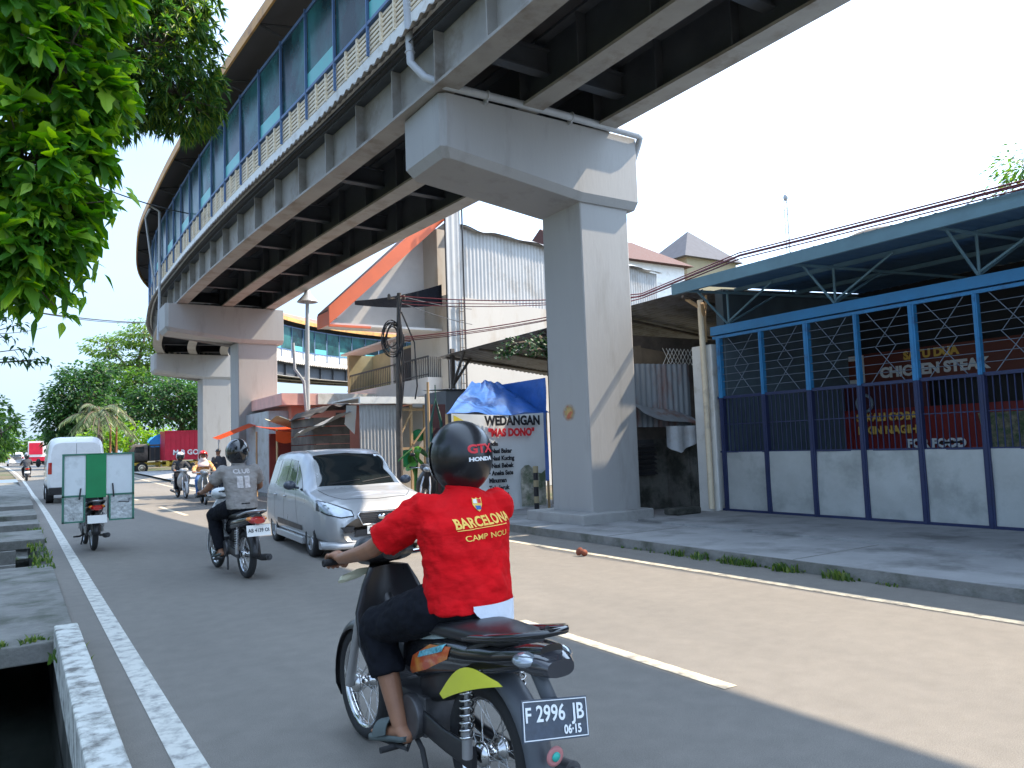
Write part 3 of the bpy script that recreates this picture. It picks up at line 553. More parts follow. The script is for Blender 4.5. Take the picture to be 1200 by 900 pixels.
# ------------------------------------------------------------------ right: the gated eatery yard
yard = empty('eatery_yard', (13, 5, 0.12), 'open fronted yard building with a blue sheet canopy and teal eave behind the tall gate', 'shop')
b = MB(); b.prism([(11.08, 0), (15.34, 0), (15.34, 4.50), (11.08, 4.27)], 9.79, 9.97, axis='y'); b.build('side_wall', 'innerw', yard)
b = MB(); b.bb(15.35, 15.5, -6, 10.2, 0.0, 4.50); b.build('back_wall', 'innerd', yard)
b = MB(); b.bb(11.02, 15.4, -6.2, 10.19, 0.10, 0.16); b.build('yard_floor', 'pave', yard)
b = MB(); corrsheet(b, (9.85, 9.78, 4.24), (9.85, -6, 4.28), (15.6, 9.78, 4.52), 0.2, 0.02); b.build('canopy_roof', 'canopy', yard)
b = MB(); b.bb(9.78, 9.84, -6.0, 9.8, 4.05, 4.24); b.build('eave_board', 'tealp', yard)
b = MB(); b.bb(9.84, 9.90, -6, 9.78, 4.12, 4.16)
for x, z in ((11.4, 4.25), (13.2, 4.34)): b.bb(x, x + .06, -6, 9.78, z - .02, z + .05)
b.build('purlin', 'tealp', yard)
for y in (9.6, 7.4, 5.2, 3.0, 0.8):
    b = MB(); b.tube([(9.86, y, 4.10), (15.3, y, 4.36)], .028, 5); b.tube([(11.0, y, 3.55), (10.2, y, 4.13)], .022, 5); b.tube([(11.0, y, 3.55), (11.0, y, 4.2)], .022, 5)
    b.tube([(11.0, y, 3.58), (12.4, y, 4.22)], .022, 5); b.tube([(11.0, y, 3.62), (11.0, y - 1.0, 4.17)], .02, 5); b.build('truss', 'tealp', yard)
# gate
gate = empty('folding_gate', (11, 5, 0.15), 'tall blue and navy steel gate with grey sheet lower panels and geometric wire infill', 'gate')
b = MB(); b.bb(10.93, 11.07, -6, 10.0, 3.40, 3.56); b.build('top_beam', mat('gate_beam_blue', (0.03, 0.20, 0.42), 0.45), gate)
b = MB(); b.bb(10.975, 11.02, -6, 10.0, 3.33, 3.38); b.build('upper_rail', 'gate_b', gate)
b = MB(); b.bb(10.96, 11.04, -6, 9.96, 0.15, 0.19); b.bb(10.98, 11.02, -6, 9.96, 2.20, 2.25); b.bb(10.98, 11.02, -6, 9.96, 1.21, 1.24); b.build('lower_rail', 'gate_n', gate)
posts = [9.86, 8.90, 7.97, 7.07, 6.17, 5.28, 4.38, 3.48, 2.58, 1.68, .78, -.12]
for i, y in enumerate(posts):
    b = MB(); b.bb(10.955, 11.045, y - .045, y + .045, 0.14, 2.22); b.bb(10.944, 10.956, y - .02, y + .02, 0.14, 2.22); q = b.build('gate_post', 'gate_n', gate, bevel=.004)
    b = MB(); wd_ = .045 if i % 2 == 0 else .03
    b.bb(10.955, 11.045, y - wd_, y + wd_, 2.22, 3.33); b.bb(10.945, 10.956, y - wd_ * .4, y + wd_ * .4, 2.22, 3.33); b.build('post_top', 'gate_b', q, bevel=.004)
for i in range(len(posts) - 1):
    ya, yb = posts[i + 1] + .045, posts[i] - .045
    b = MB(); random.seed(i); sag = rnd(-.012, .012)
    b.sheet(lambda u, v: (10.985 + .010 * math.sin(u * 3 + i) * math.sin(v * 4) + sag * u * v, ya + (yb - ya) * u, 0.19 + 1.03 * v), 8, 8, .004)
    b.build('sheet_panel', 'gatepan', gate)
    b = MB(); n = 9
    for k in range(1, n): y = ya + (yb - ya) * k / n; b.bb(10.992, 11.008, y - .006, y + .006, 1.24, 2.20)
    b.bb(10.995, 11.005, ya, yb, 1.72, 1.735)
    b.build('bars', 'gate_n', gate)
    b = MB(); ym = (ya + yb) / 2; r_ = .007
    for k in range(1, 8): z = 2.25 + 1.08 * k / 8; b.tube([(11.0, ya, z), (11.0, yb, z)], .005, 4)
    b.tube([(11.01, ym - .28, 3.33), (11.01, ym + .16, 2.78), (11.01, ym - .26, 2.25)], r_, 4); b.tube([(11.01, ym + .28, 3.33), (11.01, ym - .16, 2.78), (11.01, ym + .26, 2.25)], r_, 4)
    b.build('wire_infill', mat('dull_wire', (.16, .2, .25), .5), gate)
# end pillar with rain pipe
e = empty('gate_pillar', (11, 10.3, .12), 'white painted square pillar with a rain pipe at the left end of the gate', 'pillar')
b = MB(); b.bb(10.95, 11.2, 10.02, 10.52, 0.1, 3.25); b.build('shaft', 'white', e, bevel=.02)
b = MB(); b.tube([(10.87, 10.14, .18), (10.87, 10.14, 2.0), (10.86, 10.15, 4.1)], .055, 12); b.build('rain_pipe', 'slat', e)
b = MB(); b.tube([(10.95, 10.15, 3.3), (10.9, 10.1, 3.9), (10.7, 10.35, 4.15)], .04, 6); b.tube([(10.95, 10.15, 3.75), (10.7, 9.95, 4.0)], .035, 6); b.tube([(11.0, 10.25, 3.2), (10.98, 10.1, 4.2)], .03, 6); b.build('timber_strut', 'wood', e)
# signs inside the yard
FY = Euler((R(90), 0, R(-90)))   # text facing -X
sg = empty('sign_board', (14.9, 7, 2.3), 'brown sign board reading CHICKEN STEAK hanging inside the yard', 'sign')
b = MB(); b.bb(14.88, 14.93, 3.0, 10.0, 2.50, 3.12); b.build('board', 'brownban', sg)
b = MB(); b.bb(14.865, 14.88, 9.45, 9.98, 2.52, 3.1); b.build('picture', 'plate_w', sg)
b = MB(); b.bb(14.855, 14.865, 9.6, 9.85, 2.6, 3.0); b.build('emblem', 'brownban', sg)
text('lettering', 'SATU DUA', .22, 'inky', sg, (14.865, 8.05, 2.98), FY, .012)
text('lettering', 'CHICKEN STEAK', .28, 'inkw', sg, (14.865, 8.05, 2.68), FY, .014)
sg = empty('banner', (14.9, 6, 1.2), 'red and dark food banner with yellow lettering hung low inside the yard', 'banner')
b = MB(); b.sheet(lambda u, v: (14.6 + .03 * math.sin(u * 9), 10.0 - 6.5 * u, 0.95 + (1.0 if u > .02 else 1.0) * v), 30, 4, .004); b.build('cloth', 'redban', sg)
b = MB(); b.bb(14.64, 14.66, 8.0, 9.98, 1.95, 2.5); b.build('upper_cloth', mat('dark_maroon_vinyl', (.07, .015, .02), .5), sg)
text('lettering', 'SEKALI COBA', .21, 'inky', sg, (14.55, 8.85, 1.78), FY, .01)
text('lettering', 'BIKIN NAGIH', .21, 'inky', sg, (14.55, 8.85, 1.52), FY, .01)
text('lettering', 'FOR FOOD', .22, 'inkw', sg, (14.55, 7.9, 1.24), FY, .012)
b = MB(); b.sheet(lambda u, v: (14.54, 7.0 - .95 * u + .1 * v, 1.15 + .62 * v), 2, 2, .004); b.sheet(lambda u, v: (14.54, 5.98 - .95 * u - .1 * v, 1.15 + .62 * v), 2, 2, .004); b.build('printed_photo', mat('printed_dish_photo', (.22, .2, .13), .5, var=.6, vs=14, c2=(.05, .1, .03), c2amt=.6, c2s=9), sg)
b = MB(); b.lathe((14.56, 9.3, 2.08), (1, 0, 0), [(.2, 0), (.2, .01), (.14, .012), (.14, 0)], 24); b.build('round_emblem', mat('faded_emblem', (.25, .3, .35), .6), sg)
b = MB(); b.tube([(13.9, 9.0, .16), (13.9, 9.0, 2.5)], .02, 8); tag(b.build('metal_pole', 'white'), 'thin white upright pole left of the CHICKEN STEAK sign', 'pole')
b = MB(); b.tube([(13.3, 4.9, .16), (13.3, 4.9, 2.4)], .025, 8); tag(b.build('metal_pole', 'white'), 'thin white upright pole at the right end behind the gate', 'pole')
e = empty('parked_car_cover', (12.6, 4.0, .16), 'pale blue rounded cover seen over the gate panel at the right edge', 'cover')
b = MB(); b.ell((12.6, 4.0, .55), .55, .95, .82, z0=-.2); b.build('cloth', mat('pale_blue_cover', (.16, .32, .5), .6, bump=.5, bs=6), e)
e = empty('parked_motorcycle', (12.9, 7.0, .16), 'dark motorcycle shape parked behind the gate in front of the red banner', 'motorcycle')
b = MB(); b.torus((12.9, 6.4, .46), (1, 0, 0), .25, .05); b.torus((12.9, 7.6, .46), (1, 0, 0), .25, .05); b.build('wheels', 'rubber', e)
b = MB(); b.tube([(12.9, 6.4, .46), (12.9, 6.55, .9), (12.9, 6.7, 1.2)], .05, 8); b.ell((12.9, 6.9, .75), .14, .5, .25); b.ell((12.9, 7.3, .95), .15, .4, .1); b.tube([(12.55, 6.75, 1.28), (13.25, 6.75, 1.28)], .02, 6); b.build('frame', 'black', e)
# grey roof humps above the eave
e = empty('upper_roof', (16, 4, 4.8), 'grey weathered roof sheets rising behind the teal eave', 'roof')
b = MB(); corrsheet(b, (12.4, 9.8, 4.62), (12.4, -6, 4.8), (17.5, 9.8, 5.65), .25, .03); b.build('sheet', 'corr', e)
b = MB(); b.ell((13.6, 8.2, 4.98), .6, .8, .34, z0=-.3); b.build('covered_tank', 'wooddark', e)
# ------------------------------------------------------------------ shed roof between gate and stalls
e = empty('shed_roof', (11, 14, 3.9), 'long dark corrugated shed roof on timber posts beside the pier', 'shed')
b = MB(); corrsheet(b, (10.6, 9.99, 4.28), (15.2, 9.99, 3.75), (9.5, 18.5, 3.92), .14, .016); b.build('roof_sheet', mat('old_dark_zinc', (.19, .19, .20), .55, metal=.2, var=.2, c2=(.10, .09, .085), c2amt=.5, c2s=2), e)
b = MB()
for y in (10.3, 12.2, 14.4, 16.6, 18.0):
    z = 4.26 - (y - 10) * .04 - .07; b.tube([(10.6 - (y - 10) * .13, y, z), (15.1, y, z - .53)], .035, 5)
b.build('purlin', 'wooddark', e)
for (x, y) in ((10.3, 14.3), (9.75, 18.0), (13.5, 14.3), (13.5, 18.0)):
    b = MB(); b.bb(x - .05, x + .05, y - .05, y + .05, .1, 4.1); b.tube([(x, y, 3.1), (x + .7, y, 4.05)], .04, 5); b.tube([(x, y, 3.1), (x, y - .7, 4.0)], .04, 5); b.build('post', 'wooddark', e)
vine = MB(); random.seed(21); fr = MB()
for k in range(5):
    p = Vector((9.9 + k * .35, 13.9 + rnd(-.3, .3), 3.5)); pts = [p]
    for j in range(14): p = p + Vector((rnd(-.22, .22), rnd(-.15, .15), rnd(-.12, .14))); p.z = min(max(p.z, 3.2), 4.0); pts.append(p)
    fr.tube(pts, .035, 6)
    for q in pts:
        for _ in range(26):
            c = q + Vector((rnd(-.13, .13), rnd(-.13, .13), rnd(-.14, .12))); a = Vector((rnd(-1, 1), rnd(-1, 1), rnd(-1, .4))).normalized() * .09; s_ = a.orthogonal().normalized() * .035
            vine.add([c, c + a * .5 + s_, c + a, c + a * .5 - s_], [(0, 1, 2, 3)])
v = empty('climbing_vine', (10.4, 13.9, 3.2), 'dark climbing vine tangled under the shed roof above the blue tarp', 'vine')
fr.build('stem', 'bark', v); vine.build('foliage', 'far_dark', v)
# ------------------------------------------------------------------ shack between pier and pillar
e = empty('shack', (11.6, 11.3, .12), 'tumbledown shack of grimy concrete and rusty zinc sheets between pier and white pillar', 'shack')
b = MB(); b.bb(11.05, 14, 10.62, 10.8, 0, 1.45); b.bb(10.1, 11.04, 11.4, 11.6, 0, 1.5); b.bb(11.0, 11.12, 10.8, 11.4, 0, 1.5); b.build('low_wall', 'dirtw', e)
b = MB(); corrsheet(b, (10.15, 11.36, 1.75), (11.25, 10.9, 1.72), (10.15, 11.36, 3.0), .11, .016); b.build('rusty_sheet', 'rust', e)
b = MB(); b.sheet(lambda u, v: (9.95 + 1.35 * u, 11.3 - .45 * v - .3 * u, 2.28 - .34 * u - .28 * v - .05 * math.sin(u * 6)), 12, 4, .005); b.build('bent_awning', 'rust', e)
b = MB(); b.sheet(lambda u, v: (10.35 + .85 * u, 10.70 - .1 * u + .05 * math.sin(u * 14), 1.74 - (.52 - .4 * abs(u - .35)) * v), 12, 3, .004); b.sheet(lambda u, v: (11.1 + .25 * u, 10.62, 1.70 - .42 * v + .25 * u * v), 4, 3, .004); b.build('folded_sheet', 'corr', e)
b = MB()
for k in range(7): b.box((10.28, 11.2, .85 + k * .09), (.5, .09, .012), (R(35), 0, 0))
b.bb(10.05, 10.52, 11.24, 11.26, .8, 1.5); b.build('louvre', 'dark', e)
b = MB(); b.bb(9.9, 15.2, 11.65, 11.8, 0, 3.62); b.build('back_boards', 'wooddark', e)
b = MB(); b.box((10.7, 11.5, 3.15), (1.3, .08, .35), (0, R(6), 0)); b.box((10.25, 11.45, 3.1), (.5, .06, .5), (0, R(-8), 0)); b.build('upper_boards', mat('dull_brown_boards', (.17, .13, .09), .85, var=.25), e)
b = MB()
for k in range(9): b.tube([(10.75 + k * .1, 11.1, 2.98), (10.95 + k * .1, 11.1, 3.3)], .007, 4); b.tube([(10.95 + k * .1, 11.1, 2.98), (10.75 + k * .1, 11.1, 3.3)], .007, 4)
b.build('wire_lattice', 'white', e)
b = MB(); b.bb(9.75, 10.35, 9.9, 10.25, .15, .27); tag(b.build('stone_block', 'dirtw', bevel=.03), 'dark low stone block on the pavement right of the pier foot', 'stone')
# ------------------------------------------------------------------ food stall with banner
st = empty('food_stall', (8.4, 14, .12), 'food stall covered with a blue tarpaulin and a white menu banner left of the pier', 'stall')
b = MB(); random.seed(5)
b.sheet(lambda u, v: (7.1 + 1.75 * v * (1 - u) + 2.5 * u, 13.42 + 2.0 * v, 2.14 + .84 * v + .045 * math.sin(u * 9 + v * 3) * math.sin(PI * min(1, u * 1.1 + .05)) + .014 * math.sin(u * 27 - v * 11)), 50, 16, .004); b.build('tarpaulin', 'tarpb', st)
b = MB(); b.sheet(lambda u, v: (9.50 + .02 * math.sin(v * 9), 13.4 + 2 * u, .7 + 2.2 * v), 8, 8, .004); b.build('side_tarpaulin', 'tarpb', st)
b = MB(); b.sheet(lambda u, v: (7.2 + 2.2 * u, 13.40 - .035 * math.sin(u * 7) - .02 * math.sin(u * 19) * (1 - v), .20 + 1.95 * v - .04 * math.sin(u * PI)), 40, 8, .004); bn = b.build('menu_banner', 'banner', st)
b = MB(); b.sheet(lambda u, v: (7.22 + .62 * u, 13.345 - .035 * math.sin(u * 2), 1.55 + .56 * v * (1 - .55 * u)), 8, 4, .003); b.build('yellow_print', mat('yellow_print', (.72, .55, .05), .5), bn)
b = MB(); b.sheet(lambda u, v: (8.75 + .62 * u, 13.335, .22 + (.75 + .1 * math.sin(u * 6)) * v), 6, 6, .003); b.build('printed_photo', mat('printed_market_photo', (.42, .4, .34), .5, var=.5, vs=6, c2=(.10, .14, .08), c2amt=.6, c2s=4), bn)
FB = Euler((R(90), 0, 0))
text('lettering', 'WEDANGAN', .265, 'ink', bn, (8.60, 13.33, 1.98), FB, .012, sx=.86)
text('lettering', '"MAS DONO"', .215, 'inkr', bn, (8.56, 13.33, 1.74), FB, .012, sx=.86)
for k, t_ in enumerate(['Sedia', '\u2022 Nasi Bakar', '\u2022 Nasi Kucing', '\u2022 Nasi Bebek', '\u2022 Aneka Sate', 'Minuman', 'Teh, Jeruk', 'Jahe, Kopi', 'Susu']):
    text('lettering', t_, .125, 'ink', bn, (7.98, 13.33, 1.52 - k * .148), FB, .006, align='LEFT', sx=.9)
b = MB()
for x, y in ((7.15, 13.5), (9.55, 13.5), (7.7, 15.4), (9.55, 15.4)): b.tube([(x, y, .1), (x, y, 2.15 if y < 14 else 2.95)], .03, 6)
b.build('frame', 'wood', st)
b = MB(); b.tube([(8.72, 12.75, .1), (8.72, 12.75, 1.02)], .05, 14)
s_ = b.build('striped_post', 'ink'); tag(s_, 'short black and cream striped post standing before the menu banner', 'bollard')
for z0 in (.32, .64, .92):
    b = MB(); b.cyl((8.72, 12.75, z0), (8.72, 12.75, z0 + .13), .053, 14); b.build('cream_band', 'cream', s_)
# dark partition and door left of stall
e = empty('kiosk', (9.6, 17.2, .12), 'dark shuttered kiosk standing between the blue tarp stall and the white wall', 'kiosk')
b = MB(); b.bb(9.0, 10.5, 17, 18.2, .1, 2.9); b.build('body', mat('slate_grey_board', (.10, .11, .12), .7, var=.2), e)
b = MB(); corrsheet(b, (8.95, 16.9, 2.93), (10.6, 16.9, 2.93), (8.95, 18.3, 3.0), .12, .01); b.build('roof', 'corr', e)
b = MB(); b.bb(8.55, 8.95, 16.96, 17.0, .1, 2.55); b.build('brown_door', mat('brown_sheet_door', (.12, .045, .04), .6), e)
# green gas-bottle-shaped post and bin
e = empty('green_post', (7.35, 14.4, .12), 'dark green metal frame post with a pointed top between the plants and the stall', 'post')
b = MB(); b.tube([(7.25, 14.4, .1), (7.25, 14.4, 2.0), (7.37, 14.4, 2.5), (7.49, 14.4, 2.0), (7.49, 14.4, .1)], .035, 8); b.tube([(7.37, 14.4, 2.5), (7.37, 14.4, 2.8)], .012, 6); b.build('frame', mat('dark_green_paint', (.015, .07, .05), .5), e)
b = MB(); b.bb(7.28, 7.46, 14.39, 14.42, .9, 1.9); b.build('panel', mat('dark_maroon_panel', (.08, .03, .03), .6), e)
b = MB(); b.lathe((7.28, 13.6, .12), (0, 0, 1), [(.17, 0), (.2, .05), (.2, .85), (.21, .9), (.15, .92), (0.0, .93)], 20)
tag(b.build('barrel', mat('green_grey_barrel', (.06, .10, .09), .5, var=.2)), 'grey green upright barrel beside the green post', 'barrel')
# ------------------------------------------------------------------ low stalls farther left
e = empty('zinc_stall', (8.4, 20, .12), 'stall walled with grey corrugated sheet under a long white fascia board', 'stall')
b = MB(); corrsheet(b, (7.85, 19.9, .15), (8.95, 19.9, .15), (7.85, 19.9, 2.72), .10, .012); b.build('sheet_wall', 'corrw', e)
b = MB(); b.bb(7.82, 11.0, 19.75, 19.86, 2.75, 2.9); b.bb(7.82, 11, 19.75, 22, 2.90, 2.94); b.build('fascia_board', 'white', e)
b = MB()
for x in (9.05, 9.42, 9.85): b.bb(x - .035, x + .035, 19.92, 20.0, .1, 2.72)
b.bb(9.0, 9.95, 19.93, 19.99, 2.55, 2.62); b.bb(9.0, 9.95, 19.93, 19.99, 1.45, 1.52); b.tube([(9.08, 19.9, 1.9), (9.4, 19.9, 2.5)], .03, 5); b.tube([(9.45, 19.9, 1.6), (9.85, 19.9, 2.1)], .03, 5); b.build('timber_frame', 'wood', e)
b = MB(); b.bb(9.0, 10.9, 20.6, 20.7, .1, 2.7); b.build('back_wall', 'wallw', e)
b = MB(); b.ell((9.72, 20.1, 1.85), .22, .12, .18); b.ell((9.35, 20.1, 1.2), .3, .1, .25); b.build('hanging_goods', 'green', e)
b = MB(); b.bb(9.95, 10.15, 19.88, 20.0, .1, 2.9); b.build('white_post', 'white', e)
b = MB(); b.bb(10.2, 11, 19.9, 20.0, .1, 2.7); b.build('dark_door', 'wooddark', e)
e = empty('plank_stall', (7.2, 21, .12), 'weathered dark plank stall with sagging cloth sheets on its roof', 'stall')
b = MB()
for k in range(9): b.bb(6.95, 7.95, 20.9 + .01 * (k % 2), 20.96 + .01 * (k % 2), .2 + k * .25, .43 + k * .25)
for k in range(9): b.bb(6.9, 6.95, 20.9, 23, .2 + k * .25, .43 + k * .25)
b.build('plank_wall', 'wooddark', e)
b = MB(); b.sheet(lambda u, v: (6.75 + 1.3 * u, 20.7 + 2.2 * v, 2.42 + .35 * math.sin(u * 2.2) + .05 * math.sin(u * 17 + v * 4)), 24, 8, .01); b.build('roof_cloth', 'wooddark', e)
b = MB(); b.sheet(lambda u, v: (6.35 + 1.5 * u, 20.4 + .7 * v, 2.0 + .62 * u + .05 * math.sin(u * 11 + v * 5) - .1 * v), 20, 6, .006); b.build('pale_sheet', 'corrw', e)
b = MB(); b.sheet(lambda u, v: (7.75 + .3 * u, 20.6 + .2 * v, 2.75 - .55 * v - .3 * u * v + .04 * math.sin(v * 14)), 8, 10, .006); b.build('torn_plastic', 'banner', e)
e = empty('tarp_stall', (7.3, 24.5, .12), 'market stall under a sagging bright orange tarpaulin right of the second pier', 'stall')
b = MB(); b.sheet(lambda u, v: (6.5 + 1.75 * u, 23.2 + 2.5 * v, 2.15 - .12 * math.sin(u * PI) + .25 * v + .1 * u), 16, 8, .005); b.sheet(lambda u, v: (6.5 + 1.75 * u, 23.2, 2.15 - .12 * math.sin(u * PI) + .1 * u - (.30 + .05 * math.sin(u * 12)) * v), 16, 3, .005); b.build('orange_tarpaulin', 'tarpor', e)
b = MB(); b.sheet(lambda u, v: (6.6 + 1.7 * u, 23.0 + 1.8 * v, 2.45 + .2 * math.sin(u * PI + 2.6) + .06 * math.sin(v * 7)), 14, 8, .005); b.build('cream_tarpaulin', 'tarpy', e)
b = MB(); b.bb(6.7, 8.2, 24.6, 24.7, .1, 2.1); b.build('back_cloth', mat('dark_red_cloth', (.2, .03, .02), .8, var=.2), e)
b = MB()
for x, y in ((6.55, 23.25), (8.2, 23.25), (6.55, 25.6), (8.2, 25.6)): b.tube([(x, y, .1), (x, y, 2.2)], .03, 6)
b.build('frame', 'wood', e)
b = MB(); b.sheet(lambda u, v: (4.75 + 1.75 * u, 24.6 + 2.4 * v, 1.95 + .25 * u + .08 * math.sin(u * PI) * v), 10, 8, .005); e2 = empty('street_awning', (6.2, 25.5, .12), 'small orange awning stretched past the left side of the second pier', 'awning')
b = MB(); b.sheet(lambda u, v: (6.0 + 1.6 * u, 28.6 + 1.0 * v, 2.02 + .62 * u + .1 * v), 10, 6, .005); b.build('cloth', 'tarpor', e2)
b = MB(); b.tube([(6.02, 28.65, .1), (6.02, 28.65, 2.05)], .025, 6); b.tube([(7.6, 28.65, .1), (7.6, 28.65, 2.6)], .025, 6); b.build('pole', 'corr', e2)
# salmon kiosk
e = empty('salmon_kiosk', (9.4, 27.5, 0), 'salmon pink flat roofed kiosk behind the stalls', 'kiosk')
b = MB(); b.bb(8.0, 12.2, 26.6, 30, .0, 3.1); b.build('wall', 'pink', e)
b = MB(); b.bb(7.5, 12.6, 26.0, 30.4, 3.1, 3.5); b.build('roof_slab', mat('pale_salmon_slab', (.72, .42, .36), .8), e)
b = MB(); b.bb(8.75, 12.61, 25.98, 25.999, 3.12, 3.49); b.build('white_fascia', 'white', e)
b = MB(); b.bb(8.7, 9.0, 26.57, 26.6, 1.9, 2.5); b.build('vent', 'wooddark', e); b = MB(); b.bb(9.6, 9.8, 26.57, 26.6, 2.6, 2.85); b.build('vent', 'wooddark', e)
b = MB(); b.bb(7.3, 7.99, 26.9, 30, 0, 2.95); b.build('grey_annex', 'corr', e)
# ------------------------------------------------------------------ gabled building and long white wall
e = empty('gabled_house', (11.3, 24, 0), 'white two storey house with an orange edged gable roof overhanging a balcony', 'house')
X0, X1, YG = 7.65, 11.45, 21.6
def fascia(y0, y1):
    b = MB(); b.prism([(X0, 5.2), (X0, 5.72), (X1 + .1, 9.35), (X1 + .1, 8.80)], y0, y1, axis='y'); return b
fascia(YG, YG + .1).build('rake_fascia', 'orange', e)
b = MB(); b.prism([(X0, 5.60), (X0, 5.70), (X1 + 4, 13.0 - .45), (X1 + 4, 12.4)], YG + .101, YG + 7.5, axis='y'); 
b = MB(); b.prism([(X0 + .02, 5.55), (X0 + .02, 5.66), (X1, 9.25), (X1, 9.15)], YG + .101, YG + 1.1, axis='y'); b.build('roof', 'tile', e)
b = MB(); b.prism([(X0 + .3, 5.3), (X0 + .3, 5.5), (X1 - .02, 8.98), (X1 - .02, 5.3)], YG + 1.0, YG + 1.09, axis='y'); b.build('gable_wall', 'soffit', e)
b = MB(); b.bb(X0 + .05, X1 - .02, YG + .102, YG + .99, 5.2, 5.27); b.bb(10.7, X1 - .02, YG + .992, YG + 7.4, 5.2, 5.27); b.build('lower_soffit', 'soffit', e)
b = MB(); b.prism([(X0 + .25, 5.42), (X1 - .02, 9.08), (X1 - .02, 9.0), (X0 + .33, 5.42)], YG + .102, YG + .99, axis='y'); b.build('rake_soffit', 'soffit', e)
b = MB(); b.bb(X0, X0 + .05, YG + .1, YG + 1.1, 5.2, 5.6); b.bb(X0, X0 + 1.3, YG - .002, YG + .1, 5.14, 5.2); b.build('eave_fascia', 'orange', e)
b = MB(); b.sheet(lambda u, v: (8.45 + 2.95 * u, YG + .02 + .02 * math.sin(u * 9), 5.95 + .75 * u - (.12 + .55 * u) * v - .25 * (1 - u) * (1 - v) * 0 - .3 * math.sin(u * PI) * .3), 16, 4, .01); b.build('black_shade_cloth', 'black_cloth', e)
b = MB(); b.bb(11.9, 12.05, YG + .9, YG + 7.4, 3.4, 5.2); b.bb(10.9, 11.95, YG + 7.0, YG + 7.2, 3.4, 5.2); b.build('upper_wall', mat('olive_cream_wall', (.33, .29, .17), .8), e)
b = MB(); b.bb(11.86, 11.9, YG + 1.2, YG + 2.3, 3.4, 5.1); b.build('dark_opening', 'innerd', e); b = MB(); b.bb(11.86, 11.9, YG + 3.2, YG + 4.2, 3.4, 5.1); b.build('dark_opening', 'innerd', e)
b = MB(); b.bb(10.9, 12.1, YG + .2, YG + 7.4, 3.15, 3.72); b.build('balcony_slab', 'soffit', e)
b = MB(); b.bb(11.3, 12.2, YG + .9, YG + 7.4, .1, 2.95); b.build('lower_wall', 'innerd', e)
b = MB(); b.bb(10.93, 11.13, YG + 2.9, YG + 3.1, 3.42, 5.2); b.build('balcony_column', 'soffit', e)
b = MB(); n = 44
for k in range(n + 1): y = YG + .25 + 7.0 * k / n; b.bb(10.94, 10.955, y - .008, y + .008, 3.72, 4.38)
b.bb(10.925, 10.97, YG + .2, YG + 7.35, 4.36, 4.41); b.bb(10.93, 10.965, YG + .2, YG + 7.35, 3.80, 3.83)
for k in range(8): b.bb(10.95 + k * .07, 10.965 + k * .07, YG + .22, YG + .235, 3.72, 4.38)
b.build('balcony_railing', 'dark', e)
wl = empty('white_hall', (16, 25, 0), 'long white hall wall with pale corrugated cladding on its upper half', 'building')
b = MB(); b.bb(11.5, 24, 21.5, 23.4, 0, 6.35); b.bb(11.5, 24, 21.9, 23.4, 6.35, 8.6); b.build('wall', 'wallw', wl)
b = MB(); corrsheet(b, (12.15, 21.82, 6.4), (24, 21.82, 6.4), (12.15, 21.82, 8.75), .17, .022); b.build('corrugated_cladding', 'corrw', wl)
b = MB(); corrsheet(b, (11.42, 21.4, 3.0), (12.1, 21.4, 3.0), (11.42, 21.4, 9.3), .24, .025); b.build('corner_cladding', 'corrw', wl)
b = MB(); b.tube([(12.14, 21.36, 2.9), (12.14, 21.36, 9.3)], .03, 6); b.tube([(11.40, 21.36, 3.0), (11.40, 21.36, 9.3)], .03, 6); b.build('down_pipe', 'dark', wl)
b = MB()
for x in (11.86, 12.06): b.tube([(x, 21.30, 3.3), (x, 21.30, 6.2)], .015, 5)
for k in range(10): b.tube([(11.86, 21.30, 3.5 + k * .29), (12.06, 21.30, 3.5 + k * .29)], .012, 4)
b.build('wall_ladder', 'wooddark', wl)
b = MB(); random.seed(11)
b.sheet(lambda u, v: (12.1 + 12 * u, 21.6 + 1.2 * v, 8.78 + .16 * math.sin(v * 3) + .06 * noise.noise(Vector((u * 16, v * 3, 0))) + .03 * math.sin(u * 47)), 60, 6, .03); b.build('crumpled_roof_edge', 'corrw', wl)
a_ = R(12.5); pv = Vector((11.5, 21.5, 0)); wl.location = pv + Matrix.Rotation(a_, 3, 'Z') @ (wl.location - pv); wl.rotation_euler = (0, 0, a_)
e = empty('tiled_roof_house', (26, 32, 0), 'house with red brown tiled roof behind the white hall', 'house')
b = MB(); b.bb(23.2, 31.2, 30.2, 35.3, 0, 10.99); b.build('wall', 'white', e)
b = MB(); b.add([(23, 29.8, 11.0), (31.6, 29.8, 11.0), (31.6, 35.5, 11.0), (23, 35.5, 11.0), (23, 32.4, 12.75), (29.4, 32.4, 12.75)], [(0, 1, 5, 4), (1, 2, 5), (2, 3, 4, 5), (3, 0, 4), (3, 2, 1, 0)]); b.build('roof', 'tile', e)
e = empty('turret', (31, 30, 0), 'small cream square turret with a pointed zinc roof', 'turret')
b = MB(); b.bb(32.3, 36.6, 32.0, 35.5, 0, 12.25); b.build('wall', 'cream', e)
b = MB(); a_ = [(31.9, 31.7, 12.25), (37.0, 31.7, 12.25), (37.0, 35.9, 12.25), (31.9, 35.9, 12.25)]; b.add(a_ + [(34.4, 33.8, 14.5)], [(0, 1, 4), (1, 2, 4), (2, 3, 4), (3, 0, 4), (3, 2, 1, 0)]); b.build('pyramid_roof', mat('dull_zinc_roof', (.13, .13, .14), .9, spec=.1), e)
e.location.x += 1.0
e = empty('antenna_mast', (53.6, 40, 0), 'thin lattice radio mast rising behind the canopy', 'mast')
b = MB()
for a in (0, 2.09, 4.19): b.tube([(53.6 + .22 * math.cos(a), 40 + .22 * math.sin(a), 0), (53.6 + .16 * math.cos(a), 40 + .16 * math.sin(a), 21)], .035, 4)
